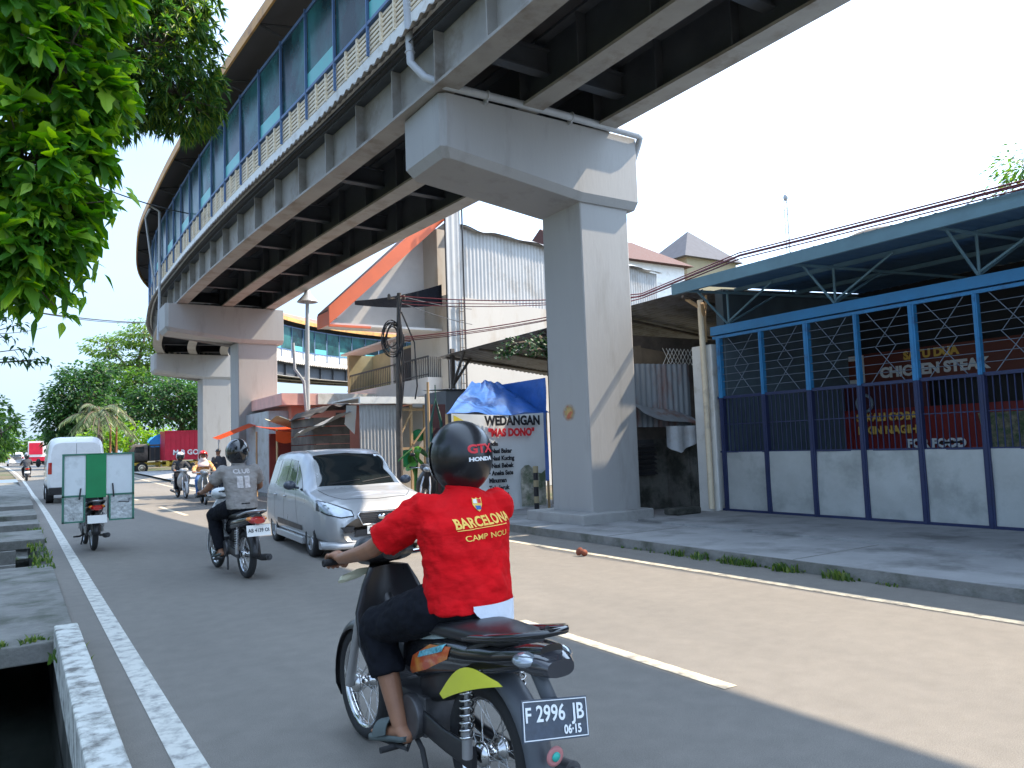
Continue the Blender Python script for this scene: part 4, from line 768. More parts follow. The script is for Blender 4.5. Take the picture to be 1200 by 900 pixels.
for k in range(40):
    z = k * .52; b.tube([(53.6 + .2, 40, z), (53.6 - .1, 40 + .17, z + .26), (53.6 - .1, 40 - .17, z + .52), (53.8, 40, z + .52)], .02, 3)
b.build('lattice', 'corr', e); b = MB(); b.tube([(53.6, 40, 21), (53.6, 40, 21.6)], .05, 6); b.ell((53.6, 40, 21.2), .2, .2, .3); b.build('antenna', 'corr', e)
# ------------------------------------------------------------------ street lamp and poles
e = empty('street_lamp', (8.4, 26, 0), 'tall grey street lamp with a conical shade right of the second pier', 'street lamp')
b = MB(); b.tube([(8.38, 26, 0), (8.38, 26, 3.4), (8.43, 26, 6.8)], [.10, .09, .06], 12); b.build('pole', 'pipe', e)
b = MB(); b.lathe((8.43, 26, 6.68), (0, 0, 1), [(.36, 0), (.34, .03), (.12, .28), (.08, .42), (.03, .75)], 24); b.build('lamp_shade', 'corr', e)
b = MB(); b.tube([(8.43, 26, 7.3), (8.43, 26, 8.3)], .015, 5); b.build('finial', 'dark', e)
b = MB(); b.tube([(8.3, 25.9, 2.9), (8.2, 25.8, 3.9), (7.9, 25.8, 4.3), (7.85, 25.8, 5.2)], .05, 8); b.build('cable_duct', 'pipe', e)
e = empty('utility_pole', (7.3, 16, .12), 'dark utility pole wrapped with coiled black cables before the balcony', 'utility pole')
b = MB(); b.tube([(7.24, 16, .1), (7.27, 16, 3.2), (7.33, 16, 5.05)], [.08, .06, .05], 10); b.build('pole', 'wooddark', e)
random.seed(9); b = MB()
for k in range(11):
    c = Vector((7.12 + rnd(-.06, .06), 15.93 + rnd(-.04, .04), 4.0 + rnd(-.08, .08))); rr = rnd(.22, .34)
    b.tube([c + Vector((rr * .75 * math.cos(a), .03 * math.sin(a * 2), rr * 1.2 * math.sin(a))) for a in [2 * PI * i / 20 for i in range(21)]], .012, 4, cap=False)
for k in range(5): b.tube([(7.3 + rnd(-.05, .05), 15.9, 4.9), (7.25 + rnd(-.1, .25), 15.88, 4.0), (7.3 + rnd(-.08, .08), 15.9, 3.1), (7.27, 15.92, 2.2)], .016, 5)
b.tube([(7.33, 15.9, 4.6), (7.62, 15.85, 3.9), (7.66, 15.85, 2.9), (7.6, 15.85, 2.6)], .02, 5); b.build('cable_coil', 'cable', e)
b = MB()
for dx in (-.22, .0, .15): b.ell((7.3 + dx, 16, 4.95), .04, .04, .07)
b.tube([(7.05, 16, 4.9), (7.5, 16, 4.95)], .02, 5); b.build('insulator', 'wooddark', e)
b = MB(); b.tube([(9.2, 12.6, .1), (9.2, 12.6, .1)], .01, 3) if False else None
def wire(p0, p1, sag, r, m='cable', n=16, nm='overhead_wire', lab=None, grp=None):
    p0 = Vector(p0); p1 = Vector(p1); b = MB(); b.tube([p0.lerp(p1, i / n) - Vector((0, 0, sag * 4 * (i / n) * (1 - i / n))) for i in range(n + 1)], r, 4); return tag(b.build(nm, m), lab, 'wire', grp)
G1 = 'maroon wires strung from the utility pole to the canopy'
for i, (za, zm, ze, dx) in enumerate([(4.98, 4.50, 4.24, 0), (4.88, 4.46, 4.21, .05), (4.80, 4.43, 4.18, -.05), (4.02, 4.47, 4.22, .02), (3.98, 4.42, 4.17, .06), (3.94, 4.39, 4.14, -.04)]):
    A, B, C0, C_ = Vector((7.3, 16, za)), Vector((11.0 + dx, 11.9, zm + .06)), Vector((9.72 + dx, 8.2, zm - .06)), Vector((9.70 + dx, -3, ze - .04)); b = MB()
    b.tube([A.lerp(B, t / 10) - Vector((0, 0, .5 * (t / 10) * (1 - t / 10))) for t in range(10)] + [B.lerp(C0, t / 5) for t in range(5)] + [C0.lerp(C_, t / 8) - Vector((0, 0, .12 * (t / 8) * (1 - t / 8))) for t in range(9)], .009 if i % 3 else .012, 4)
    tag(b.build('overhead_wire', 'cabler'), 'thin maroon cable sagging from the utility pole and along the teal eave', 'wire', G1)
G2 = 'wires along the roof behind the pole'
for i, z in enumerate((5.0, 4.85)): wire((7.3, 16, z), (12.3, 21.3, 5.9 - i * .5), .05, .01, 'cable', lab='thin black wire running from the utility pole to the white wall', grp=G2)
wire((-4, 10, 3.6), (1.2, 46, 8.4), .6, .014, lab='dark wire ending at a splice box against the sky on the left')
wire((-6, 30, 7.6), (9.0, 62, 11.5), .5, .03, lab='far thin wire above the trees on the left')
wire((-6, 40, 9.6), (12.0, 90, 16.0), .8, .03, lab='upper far wire crossing the pale sky at left')
wire((-1.0, 20, 9.0), (5.0, 27, 9.6), .35, .02, lab='dark cable reaching the footbridge roof from the left tree')
e = empty('banana_plant', (7.4, 15.6, .12), 'young banana plant with bright green leaves by the utility pole', 'plant')
b = MB()
for (a, l, h) in ((2.6, .42, 1.25), (.5, .5, 1.3), (3.9, .35, .9), (5.4, .3, 1.0), (1.6, .3, 1.1)):
    d = Vector((math.cos(a), math.sin(a) * .6, 0)); 
    b.sheet(lambda u, v: Vector((7.4, 15.5, .5)) + d * l * u + Vector((0, 0, h * (1 - .3 * u) * min(1, u * 3 + .55) * .85)) + Vector((-d.y, d.x, 0.12)).normalized() * (v - .5) * .30 * math.sin(PI * min(1, u * .96 + .04)) ** .6 + Vector((0, 0, -.08 * abs(v - .5))), 10, 4, .003)
b.build('leaves', 'banana', e)
b = MB(); b.tube([(7.4, 15.5, .1), (7.4, 15.5, 1.3)], [.06, .03], 8); b.build('stem', 'banana', e)
e = empty('potted_shrub', (7.75, 14.9, .12), 'spiky dark green shrub between the banana plant and the green post', 'plant')
b = MB(); random.seed(4)
for _ in range(60):
    a = rnd(0, 2 * PI); el = rnd(.1, 1.3); L_ = rnd(.35, .6); d = Vector((math.cos(a) * math.cos(el), math.sin(a) * math.cos(el), math.sin(el))); s_ = d.cross(Vector((0, 0, 1))).normalized() * .025; c = Vector((7.6, 14.9, .75))
    b.add([c - s_ * .5, c + s_ * .5, c + d * L_ * .6 + s_, c + d * L_ * .6 - s_, c + d * L_ - Vector((0, 0, .06))], [(0, 1, 2, 3), (3, 2, 4)])
b.build('leaves', 'far_mid', e); b = MB(); b.tube([(7.6, 14.9, .1), (7.6, 14.9, .8)], .03, 6); b.build('stem', 'bark', e)
# ------------------------------------------------------------------ motorcycles   local frame: x right, y forward, z up, origin under the rear axle
def rr(c, hx, hz, n=20, p=2.6, tilt=0.0):
    """rounded section in the xz plane at y=c[1]"""
    out = []
    for i in range(n):
        a = 2 * PI * i / n; ca, sa = math.cos(a), math.sin(a)
        x = hx * math.copysign(abs(ca) ** (2 / p), ca); z = hz * math.copysign(abs(sa) ** (2 / p), sa)
        out.append(Vector((c[0] + x, c[1] + z * tilt, c[2] + z)))
    return out
def wheel(parent, y, Rr, tr, spokes='wire', rim='chrome', x=0.0):
    b = MB(); b.torus((x, y, Rr), (1, 0, 0), Rr - tr, tr, 48, 12, sx=1.05); w_ = b.build('wheel', 'rubber', parent, world=False)
    b = MB(); ri = Rr - tr * 1.75
    b.lathe((x, y, Rr), (1, 0, 0), [(ri + .012, -tr * .7), (ri - .012, -tr * .6), (ri - .016, 0), (ri - .012, tr * .6), (ri + .012, tr * .7), (ri + .02, 0), (ri + .012, -tr * .7)], 48)
    b.lathe((x, y, Rr), (1, 0, 0), [(.01, -.07), (.032, -.07), (.05, -.05), (.05, -.035), (.03, -.03), (.03, .03), (.05, .035), (.05, .05), (.03, .07), (.01, .07)], 20)
    if spokes == 'wire':
        for k in range(28):
            a = 2 * PI * k / 28; s = -1 if k % 2 else 1; a2 = a + (.35 if k % 4 < 2 else -.35)
            b.tube([(x + s * .04, y + .045 * math.cos(a), Rr + .045 * math.sin(a)), (x, y + ri * math.cos(a2), Rr + ri * math.sin(a2))], .0022, 4)
    else:
        for k in range(5):
            a = 2 * PI * k / 5 + .3
            b.tube([(x, y + .03 * math.cos(a), Rr + .03 * math.sin(a)), (x, y + ri * math.cos(a + .12), Rr + ri * math.sin(a + .12))], [.022, .013], 6)
            b.tube([(x, y + .03 * math.cos(a), Rr + .03 * math.sin(a)), (x, y + ri * math.cos(a - .22), Rr + ri * math.sin(a - .22))], [.018, .011], 6)
    b.build('rim', rim, w_, world=False)
    return w_
def spring(mb, p0, p1, r, turns, wr):
    p0 = Vector(p0); p1 = Vector(p1); t = (p1 - p0).normalized(); u = t.orthogonal().normalized(); q = t.cross(u); n = turns * 12
    mb.tube([p0 + (p1 - p0) * i / n + (u * math.cos(i * PI / 6) + q * math.sin(i * PI / 6)) * r for i in range(n + 1)], wr, 5)
def zt(y): return -.055 * min(1, max(0, (.35 - y) / .6))
def moped(loc, rz, label, side='black', front='black', tail='redl', plate='w', plate_txt=None, spokes='wire', group=None, main=False, mirrors=True, lean=0.0, detail=2, seatm='black', matic=False, platz=0.0):
    e = empty('motorcycle', loc, label, 'motorcycle', group, rz); e.rotation_euler = (0, lean, rz)
    L = dict(world=False)
    wheel(e, 0.0, .287, .042, spokes, 'alu' if spokes == 'cast' else 'chrome'); wheel(e, 1.22, .285, .034, spokes, 'alu' if spokes == 'cast' else 'chrome')
    b = MB()
    for s in (-1, 1): b.tube([(s * .085, 1.22, .285), (s * .085, 1.08, .66)], [.024, .02], 10); b.tube([(s * .085, 1.08, .66), (s * .05, 1.0, .84)], .018, 8)
    b.build('front_fork', 'alu', e, **L)
    b = MB(); rings = []
    for i in range(13):
        a = R(-25 + i * 13); rad = .325; wv = .055 if 0 < i < 12 else .035
        c = Vector((0, 1.22 + rad * math.cos(a), .285 + rad * math.sin(a))); d = Vector((0, math.cos(a), math.sin(a)))
        rings.append([c + Vector((x * wv, 0, 0)) - d * (.05 * abs(x) ** 2.5) for x in (-1, -.8, -.5, 0, .5, .8, 1)])
    b.loft(rings, closed=False, cap=False); b.build('front_mudguard', front, e, solid=.004, **L)
    # leg shield and front cowl
    b = MB(); ls = []
    for (z, y, hw, dp) in ((.36, .80, .10, .05), (.45, .86, .17, .05), (.58, .92, .205, .05), (.72, .96, .20, .055), (.84, .985, .15, .06), (.92, .99, .10, .06)):
        ls.append([Vector((hw * math.sin(a) * 1.0, y + dp * math.cos(a) - .10 * abs(math.sin(a)) ** 2, z)) for a in [2 * PI * i / 20 for i in range(20)]])
    b.loft(ls); b.build('leg_shield', front, e, **L)
    b = MB(); b.loft([rr((0, .86, .985), .05, .03), rr((0, .90, .995), .14, .055), rr((0, .96, 1.0), .15, .07), rr((0, 1.04, .985), .13, .075), rr((0, 1.10, .965), .09, .06)]); hc = b.build('handlebar_cover', front, e, **L)
    b = MB(); b.ell((0, 1.085, .965), .085, .045, .058, m=0); b.build('headlamp', 'headl', hc, **L)
    b = MB(); b.ell((0, .885, 1.015), .085, .03, .025, m=0); b.build('instrument', 'cglass', hc, **L)
    b = MB(); b.tube([(-.34, .86, .975), (-.21, .90, .98), (-.08, .95, .965), (.08, .95, .965), (.21, .90, .98), (.34, .86, .975)], .012, 8)
    for s in (-1, 1): b.tube([(s * .20, .94, .98), (s * .32, .925, .96)], .006, 5)
    hb = b.build('handlebar', 'chrome', e, **L)
    b = MB()
    for s in (-1, 1): b.tube([(s * .23, .893, .977), (s * .35, .857, .975)], .017, 10); b.torus((s * .352, .856, .975), (1, 0, 0), .012, .008, 12, 6)
    b.build('grip', 'rubber', hb, **L)
    if mirrors:
        for s in (-1, 1):
            b = MB(); b.tube([(s * .20, .905, 1.01), (s * .23, .90, 1.12), (s * .30, .88, 1.20)], .006, 6); b.ell((s * .315, .875, 1.225), .055, .018, .035); b.build('mirror', 'black', hb, **L)
    if main:
        b = MB(); b.loft([rr((-.10, .98, .90), .05, .012), rr((-.17, .985, .875), .055, .014), rr((-.22, .97, .86), .02, .008)]); b.build('front_indicator', mat('pale_indicator', (.42, .42, .30), .3), e, **L)
    # spine, engine, step
    b = MB(); b.tube([(0, .98, .80), (0, .80, .56), (0, .58, .50), (0, .35, .60)], [.045, .05, .05, .05], 10); b.tube([(-.05, .35, .56), (-.11, .0, .70), (-.09, -.28, .80)], .013, 6); b.tube([(.05, .35, .56), (.11, .0, .70), (.09, -.28, .80)], .013, 6); b.build('frame', 'black', e, **L)
    b = MB(); b.box((0, .52, .34), (.20, .30, .17)); b.cyl((-.135, .46, .33), (-.09, .46, .33), .095, 20); b.cyl((.09, .46, .33), (.15, .46, .33), .10, 20); b.cyl((-.13, .60, .32), (-.10, .60, .32), .07, 16)
    for k in range(6): b.bb(-.075, .075, .66 + k * .026, .674 + k * .026, .30, .44)
    b.tube([(0, .64, .37), (0, .82, .38)], .055, 10); b.build('engine', 'darkalu', e, bevel=.008, **L)
    b = MB(); b.tube([(.09, .50, .25), (.15, .50, .205), (.25, .50, .205)], .014, 8); b.build('footrest', 'rubber', e, **L)
    b = MB(); b.tube([(-.09, .50, .25), (-.15, .50, .205), (-.25, .50, .205)], .014, 8)
    b.tube([(-.09, .5, .25), (-.17, .40, .22), (-.19, .66, .20)], .01, 6); b.tube([(-.09, .5, .25), (-.12, .36, .22), (-.16, .22, .10)], .012, 6); b.build('footrest', 'rubber', e, **L)
    b = MB(); 
    for s in (-1, 1): b.tube([(s * .085, .40, .34), (s * .09, .2, .30), (s * .09, 0, .287)], [.024, .02, .022], 8)
    b.build('swing_arm', 'alu' if not main else 'black', e, **L)
    b = MB(); b.loft([rr((-.10, .42, .33), .012, .05), rr((-.10, .2, .30), .012, .045), rr((-.10, -.03, .29), .012, .05)]); b.build('chain_case', 'black', e, **L)
    for s in (-1, 1):
        b = MB(); p0 = Vector((s * .125, -.02, .30)); p1 = Vector((s * .125, -.13 + .10, .62)); b.tube([p0, p0.lerp(p1, .35)], .021, 10); b.tube([p0.lerp(p1, .3), p1], .010, 8); sh = b.build('shock_absorber', 'alu', e, **L)
        b = MB(); spring(b, p0.lerp(p1, .22), p0.lerp(p1, .92), .026, 8, .0052); b.build('coil_spring', 'chrome', sh, **L)
    b = MB(); b.tube([(.09, .62, .26), (.14, .50, .20), (.155, .2, .22), (.16, .08, .25)], .017, 8); b.tube([(.16, .1, .23), (.165, -.05, .235), (.17, -.30, .26)], [.03, .042, .040], 14); b.cyl((.17, -.30, .26), (.17, -.33, .263), .02, 10)
    b.build('exhaust', 'darkalu' if main else 'dark', e, **L)
    b = MB(); b.loft([rr((0, y, z), hx, hz, 20, 3.2) for y, z, hx, hz in ((.50, .47, .05, .06), (.42, .49, .085, .11), (.25, .53, .09, .10), (.08, .60, .085, .07), (.0, .64, .06, .04))]); b.build('inner_cover', 'black', e, **L)
    # body panels and seat
    sidey = [(.66, .56, .045, .05), (.56, .575, .10, .10), (.40, .60, .125, .115), (.20, .655, .135, .095), (0, .70, .13, .075), (-.18, .745, .115, .06), (-.33, .785, .09, .05), (-.42, .81, .05, .03)]
    b = MB(); b.loft([rr((0, y, z + zt(y)), hx, hz, 24, 3.0) for y, z, hx, hz in sidey]); sb = b.build('side_cover', side, e, **L)
    b = MB(); b.loft([rr((0, y, z + zt(y)), hx, hz, 24, 2.6) for y, z, hx, hz in ((.66, .67, .05, .03), (.60, .705, .09, .045), (.45, .735, .115, .045), (.28, .745, .13, .04), (.12, .775, .135, .045), (-.05, .80, .13, .04), (-.22, .825, .11, .032), (-.30, .83, .06, .02))]); b.build('seat', seatm, e, **L)
    b = MB(); b.tube([(-.115, .0, .75), (-.125, -.18, .78), (-.115, -.36, .815), (-.05, -.44, .83), (.05, -.44, .83), (.115, -.36, .815), (.125, -.18, .78), (.115, .0, .75)], .014, 8); b.build('grab_rail', 'blackgloss' if main else 'alu', e, **L)
    b = MB(); b.loft([rr((0, -.34, .72), .095, .045), rr((0, -.42, .715), .09, .045), rr((0, -.47, .71), .06, .03)]); tl = b.build('tail_lamp', tail, e, **L)
    for s in (-1, 1):
        b = MB(); b.ell((s * .085, -.37, .735), .038, .05, .024, (0, s * .3, s * -.4)); b.build('rear_indicator', 'headl' if main else 'orl', tl, **L)
    b = MB(); rings = []
    for i in range(14):
        a = R(60 + i * 9.5); rad = .335 + .04 * i / 13; wv = .062
        c = Vector((0, rad * math.cos(a), .30 + rad * math.sin(a))); d = Vector((0, math.cos(a), math.sin(a)))
        rings.append([c + Vector((x * wv, 0, 0)) - d * (.045 * abs(x) ** 2.5) for x in (-1, -.8, -.5, 0, .5, .8, 1)])
    b.loft(rings, closed=False, cap=False); b.tube([(0, -.30, .70), (0, -.40, .58)], .03, 6); b.build('rear_mudguard', 'black' if not main else mat('grey_mudguard', (.10, .11, .125), .45), e, solid=.004, **L)
    pz = platz or .535; pw, ph = (.142, .068) if main else (.14, .065)
    T = Matrix.Translation((-.015 if main else 0, -.445, pz)) @ Matrix.Rotation(R(-14), 4, 'X') @ (Matrix.Rotation(R(8), 4, 'Y') if main else Matrix.Identity(4))
    b = MB(); b.xf = T; b.bb(-pw, pw, -.003, .003, -ph, ph); b.xf = Matrix.Identity(4); b.tube([(0, -.40, pz + .03), (0, -.34, pz + .1)], .02, 5)
    pl = b.build('number_plate', 'plate_b' if plate == 'b' else 'plate_w', e, **L)
    if plate_txt:
        ik = 'inkw' if plate == 'b' else 'ink'
        for t_, sz, x, z in plate_txt:
            q = T @ Matrix.Translation((x, -.0055, z)) @ Matrix.Rotation(R(90), 4, 'X'); text('lettering', t_, sz, ik, pl, q.to_translation(), q.to_euler(), .0012, .0008, world=False, sx=.85)
        if main:
            b = MB(); b.xf = T
            for (x0, x1, z0, z1) in ((-pw + .004, pw - .004, ph - .008, ph - .005), (-pw + .004, pw - .004, -ph + .005, -ph + .008), (-pw + .004, -pw + .007, -ph + .005, ph - .005), (pw - .007, pw - .004, -ph + .005, ph - .005)): b.bb(x0, x1, -.006, -.0035, z0, z1)
            b.build('plate_border', 'inkw', pl, **L)
    return e
def on_surface(target, mb_fn, name, m, parent, off=.004, lift=0.0):
    pass
from mathutils.bvhtree import BVHTree
def bvh(o, mods=False):
    bm = bmesh.new()
    if mods:
        dg = bpy.context.evaluated_depsgraph_get(); ev = o.evaluated_get(dg); me = ev.to_mesh(); bm.from_mesh(me); ev.to_mesh_clear()
    else: bm.from_mesh(o.data)
    t = BVHTree.FromBMesh(bm); bm.free(); return t
def patch(tree, lo, hi, dirn, nu=14, nv=5, off=.005, far=3.0, th=.004):
    """skin between two polylines (points in front of the surface) cast on to the body along dirn"""
    d = Vector(dirn).normalized(); mb = MB()
    def at(pl, u):
        u *= len(pl) - 1; i = min(int(u), len(pl) - 2); return Vector(pl[i]).lerp(Vector(pl[i + 1]), u - i)
    def cast(p):
        h = tree.ray_cast(p - d * far, d)
        if h[0] is None: h = tree.find_nearest(p)
        return h[0] - d * off
    vs = [[cast(at(lo, i / nu).lerp(at(hi, i / nu), j / nv)) for j in range(nv + 1)] for i in range(nu + 1)]
    flat = [q for r_ in vs for q in r_]; fs = [(i * (nv + 1) + j, (i + 1) * (nv + 1) + j, (i + 1) * (nv + 1) + j + 1, i * (nv + 1) + j + 1) for i in range(nu) for j in range(nv)]
    mb.add(flat, fs, 0, True)
    k = len(flat); back = [q + d * th for q in flat]; mb.add(back, [tuple(reversed(f)) for f in fs], 0, True)
    return mb
# ------------------------------------------------------------------ MPV   local frame: y forward, origin at the ground in the middle
def lerpt(tab, y):
    if y <= tab[0][0]: return tab[0][1:]
    for a, b in zip(tab, tab[1:]):
        if y <= b[0]:
            t = (y - a[0]) / (b[0] - a[0]); t = t * t * (3 - 2 * t) * .35 + t * .65; return tuple(p + (q - p) * t for p, q in zip(a[1:], b[1:]))
    return tab[-1][1:]
def car_mpv(loc, rz, label, paint, detail=True, group=None):
    e = empty('car', loc, label, 'car', group, rz); L = dict(world=False)
    # y, half width, belt z, roof edge half width, roof edge z, top z, bottom z
    TB = [(-1.99, .60, .62, .54, .96, 1.0, .34), (-1.95, .75, .78, .60, 1.24, 1.28, .27), (-1.86, .80, .88, .62, 1.40, 1.44, .22), (-1.70, .815, .92, .63, 1.455, 1.49, .2), (-1.0, .82, .93, .645, 1.49, 1.525, .19),
          (-.3, .82, .91, .645, 1.49, 1.53, .19), (.15, .82, .90, .63, 1.465, 1.505, .19), (.42, .82, .90, .61, 1.385, 1.43, .19), (.75, .82, .90, .62, 1.15, 1.20, .19), (1.05, .82, .885, .66, .95, .985, .19), (1.15, .82, .875, .68, .915, .95, .19),
          (1.45, .815, .83, .66, .865, .905, .19), (1.70, .79, .765, .60, .80, .845, .19), (1.84, .745, .69, .54, .735, .775, .19), (1.93, .67, .60, .48, .665, .70, .20), (1.985, .60, .52, .42, .60, .63, .21), (2.0, .55, .46, .38, .55, .57, .23)]
    N = 15
    def sec(y):
        w_, zb_, wr, zr, zt, z0 = lerpt(TB, y)
        ctrl = [(0, z0), (w_ * .80, z0), (w_ * .975, z0 + .04), (w_, z0 + .16), (w_ * 1.005, z0 + (zb_ - z0) * .55), (w_ * .985, zb_ - .05), (w_ * .965, zb_), (wr + (w_ * .95 - wr) * .45, zb_ + (zr - zb_) * .5), (wr, zr), (wr * .86, zt - (zt - zr) * .35), (wr * .45, zt - .004), (0, zt)]
        return ctrl
    b = MB(); ys = sorted(set([t[0] for t in TB] + [-2 + 4 * i / 90 for i in range(91)])); rings = []
    for y in ys:
        if y < -1.99: continue
        c = sec(y); c2 = []
        for i in range(len(c) - 1):
            c2 += [c[i], ((c[i][0] + c[i + 1][0]) / 2, (c[i][1] + c[i + 1][1]) / 2)]
        c2.append(c[-1]); half = c2
        for _ in range(2): half = [half[0]] + [((half[k - 1][0] + 2 * half[k][0] + half[k + 1][0]) / 4, (half[k - 1][1] + 2 * half[k][1] + half[k + 1][1]) / 4) for k in range(1, len(half) - 1)] + [half[-1]]
        rings.append([Vector((x, y, z)) for x, z in half] + [Vector((-x, y, z)) for x, z in reversed(half[1:-1])])
    b.loft(rings); body = b.build('body', paint, e, **L)
    WY = (-1.20, 1.25); WR = .29
    cut = MB()
    for y in WY:
        for s in (-1, 1): cut.cyl((s * .56, y, WR + .01), (s * 1.0, y, WR + .01), WR + .045, 36)
    co = cut.build('cut', 'dark'); mo = body.modifiers.new('b', 'BOOLEAN'); mo.object = co; mo.operation = 'DIFFERENCE'; mo.solver = 'EXACT'
    dg = bpy.context.evaluated_depsgraph_get(); nm = bpy.data.meshes.new_from_object(body.evaluated_get(dg)); body.modifiers.clear(); body.data = nm; nm.name = 'body'
    bpy.data.objects.remove(co); nm.materials.clear(); nm.materials.append(M[paint]); nm.materials.append(M['dark'])
    for p in nm.polygons:
        c = p.center
        inn = any((c.y - y) ** 2 + (c.z - WR - .01) ** 2 < (WR + .044) ** 2 for y in WY) and abs(c.x) > .55
        yy = min(WY, key=lambda q: abs(q - c.y)); rv = Vector((0, c.y - yy, c.z - WR - .01)); ln = rv.normalized().dot(p.normal) if rv.length > .01 else 0
        if (inn and abs(c.x) < .57) or (abs(c.x) > .55 and WR + .02 < rv.length < WR + .05 and ln < -.8): p.material_index = 1; p.use_smooth = False
        else: p.use_smooth = True
    T = bvh(body)
    def P_(nme, m_, lo, hi, d, par=body, **k): return patch(T, lo, hi, d, **k).build(nme, m_, par, **L)
    # glass
    for s in (-1, 1):
        d = (-s, 0, -.12); X = s * 1.0
        P_('side_window', 'cglass', [(X, .20, .935), (X, -.45, .95)], [(X, -.02, 1.40), (X, -.43, 1.425)], d, e)
        P_('side_window', 'cglass', [(X, -.48, .955), (X, -1.14, .975)], [(X, -.46, 1.43), (X, -1.09, 1.43)], d, e)
        P_('quarter_window', 'cglass', [(X, -1.17, .985), (X, -1.70, 1.03)], [(X, -1.13, 1.42), (X, -1.66, 1.38)], d, e)
        P_('front_quarter_window', 'cglass', [(X, .72, .935), (X, .27, .935)], [(X, .66, .965), (X, .07, 1.36)], d, e, nu=8)
        if detail:
            for ly in (-.46, -1.16, .30):
                dy = .10 if ly > 0 else .02
                P_('door_seam', 'dark', [(X, ly + dy * 3, .28), (X, ly + dy * 3 + .008, .28)], [(X, ly, .93), (X, ly + .008, .93)], (-s, 0, 0), nu=1, nv=10, off=.0015, th=.001)
            for ly in (-.36, -1.04):
                b = MB(); b.ell((s * .825, ly, .80), .018, .085, .016); b.build('door_handle', paint, e, **L)
            P_('side_strip', 'black', [(X, .82, .34), (X, -.86, .34)], [(X, .80, .41), (X, -.86, .43)], (-s, 0, 0), off=.008, nv=2)
            b = MB(); b.bb(s * .80 - .02, s * .80 + .045, -.86, .90, .15, .25); b.build('side_skirt', paint, e, bevel=.012, **L)
            b = MB(); b.tube([(s * .79, .50, .95), (s * .88, .53, .97)], .02, 6); b.ell((s * .93, .53, 1.0), .095, .055, .07); b.build('side_mirror', mat('dark_blue_grey_mirror', (.05, .06, .08), .3, coat=.5), e, **L)
            P_('headlamp_surround', 'dark', [(s * .385, 2.2, .585), (s * .56, 2.2, .568), (s * .73, 2.2, .615), (s * .80, 2.2, .67)], [(s * .40, 2.2, .668), (s * .51, 2.2, .716), (s * .66, 2.2, .780), (s * .785, 2.2, .815)], (0, -1, 0), e, off=.005, nu=28, nv=8)
            P_('headlamp', 'headl', [(s * .40, 2.2, .60), (s * .56, 2.2, .585), (s * .72, 2.2, .63), (s * .785, 2.2, .68)], [(s * .42, 2.2, .655), (s * .52, 2.2, .70), (s * .66, 2.2, .765), (s * .775, 2.2, .80)], (0, -1, 0), e, off=.013, nu=28, nv=8)
            P_('lamp_divider', 'dark', [(s * .60, 2.2, .60), (s * .62, 2.2, .605)], [(s * .54, 2.2, .69), (s * .56, 2.2, .70)], (0, -1, 0), off=.010, nu=2)
            P_('fog_recess', 'dark', [(s * .42, 2.2, .37), (s * .52, 2.2, .37)], [(s * .38, 2.2, .45), (s * .58, 2.2, .45)], (0, -1, 0), e, off=.006)
            P_('lamp_trim', 'dark', [(s * .50, 2.2, .715), (s * .78, 2.2, .815)], [(s * .50, 2.2, .724), (s * .78, 2.2, .825)], (0, -1, -.2), off=.006, nv=1)
        P_('tail_lamp', 'redl', [(s * .60, -2.2, .78), (s * .78, -2.2, .80)], [(s * .56, -2.2, 1.02), (s * .72, -2.2, 1.05)], (0, 1, 0), e, off=.01)
        P_('roof_seam', 'dark', [(s * .50, .1, 1.8), (s * .50, -1.7, 1.8)], [(s * .515, .1, 1.8), (s * .515, -1.7, 1.8)], (0, 0, -1), nv=1, off=.002, th=.001)
    P_('windscreen', 'cglass', [(-.64, 1.02, 1.7), (0, 1.10, 1.7), (.64, 1.02, 1.7)], [(-.53, .36, 1.7), (0, .33, 1.7), (.53, .36, 1.7)], (0, 0, -1), e, nu=20, nv=12, off=.006)
    P_('rear_window', 'cglass', [(-.56, -2.3, 1.02), (.56, -2.3, 1.02)], [(-.50, -2.3, 1.30), (.50, -2.3, 1.30)], (0, 1, 0), e, off=.008)
    if detail:
        fr = MB(); hexo = [(-.34, .60), (-.27, .465), (.27, .465), (.34, .60), (.30, .635), (-.30, .635)]
        g_ = P_('grille', 'black', [(-.27, 2.3, .462), (.27, 2.3, .462)], [(-.325, 2.3, .64), (.325, 2.3, .64)], (0, -1, 0), e, off=.012, nu=24, nv=8)
        T2 = T
        def onf(x, z, o_=.018):
            h = T2.ray_cast(Vector((x, 3, z)), Vector((0, -1, 0))); return h[0] + Vector((0, o_, 0)) if h[0] else Vector((x, 2.0, z))
        fr.tube([onf(a[0] + (c[0] - a[0]) * t, a[1] + (c[1] - a[1]) * t) for a, c in zip(hexo, hexo[1:] + hexo[:1]) for t in (0, .25, .5, .75)], .013, 8, close=True); fr.build('grille_frame', 'chrome', g_, **L)
        fm = MB()
        for r_ in range(7):
            for c_ in range(17):
                x = -.30 + c_ * .0375 + (.019 if r_ % 2 else 0); z = .475 + r_ * .025
                if abs(x) > .265 + (z - .465) * .38: continue
                fm.tube([onf(x + .019 * math.cos(a), z + .013 * math.sin(a), .016) for a in [k * PI / 3 for k in range(6)]], .0022, 4, close=True)
        fm.build('grille_mesh', 'darkalu', g_, **L)
        em = MB(); c = onf(0, .562, .03); em.lathe(c, (0, 1, 0), [(.0, -.01), (.06, -.01), (.06, .004), (.05, .01), (.0, .012)], 28); o = em.build('emblem', 'chrome', g_, **L)
        o.data.transform(Matrix.Translation(c) @ Matrix.Diagonal((1, 1, .62, 1)) @ Matrix.Translation(-c))
        P_('lower_intake', 'dark', [(-.40, 2.3, .315), (.40, 2.3, .315)], [(-.36, 2.3, .40), (.36, 2.3, .40)], (0, -1, 0), e, off=.006)
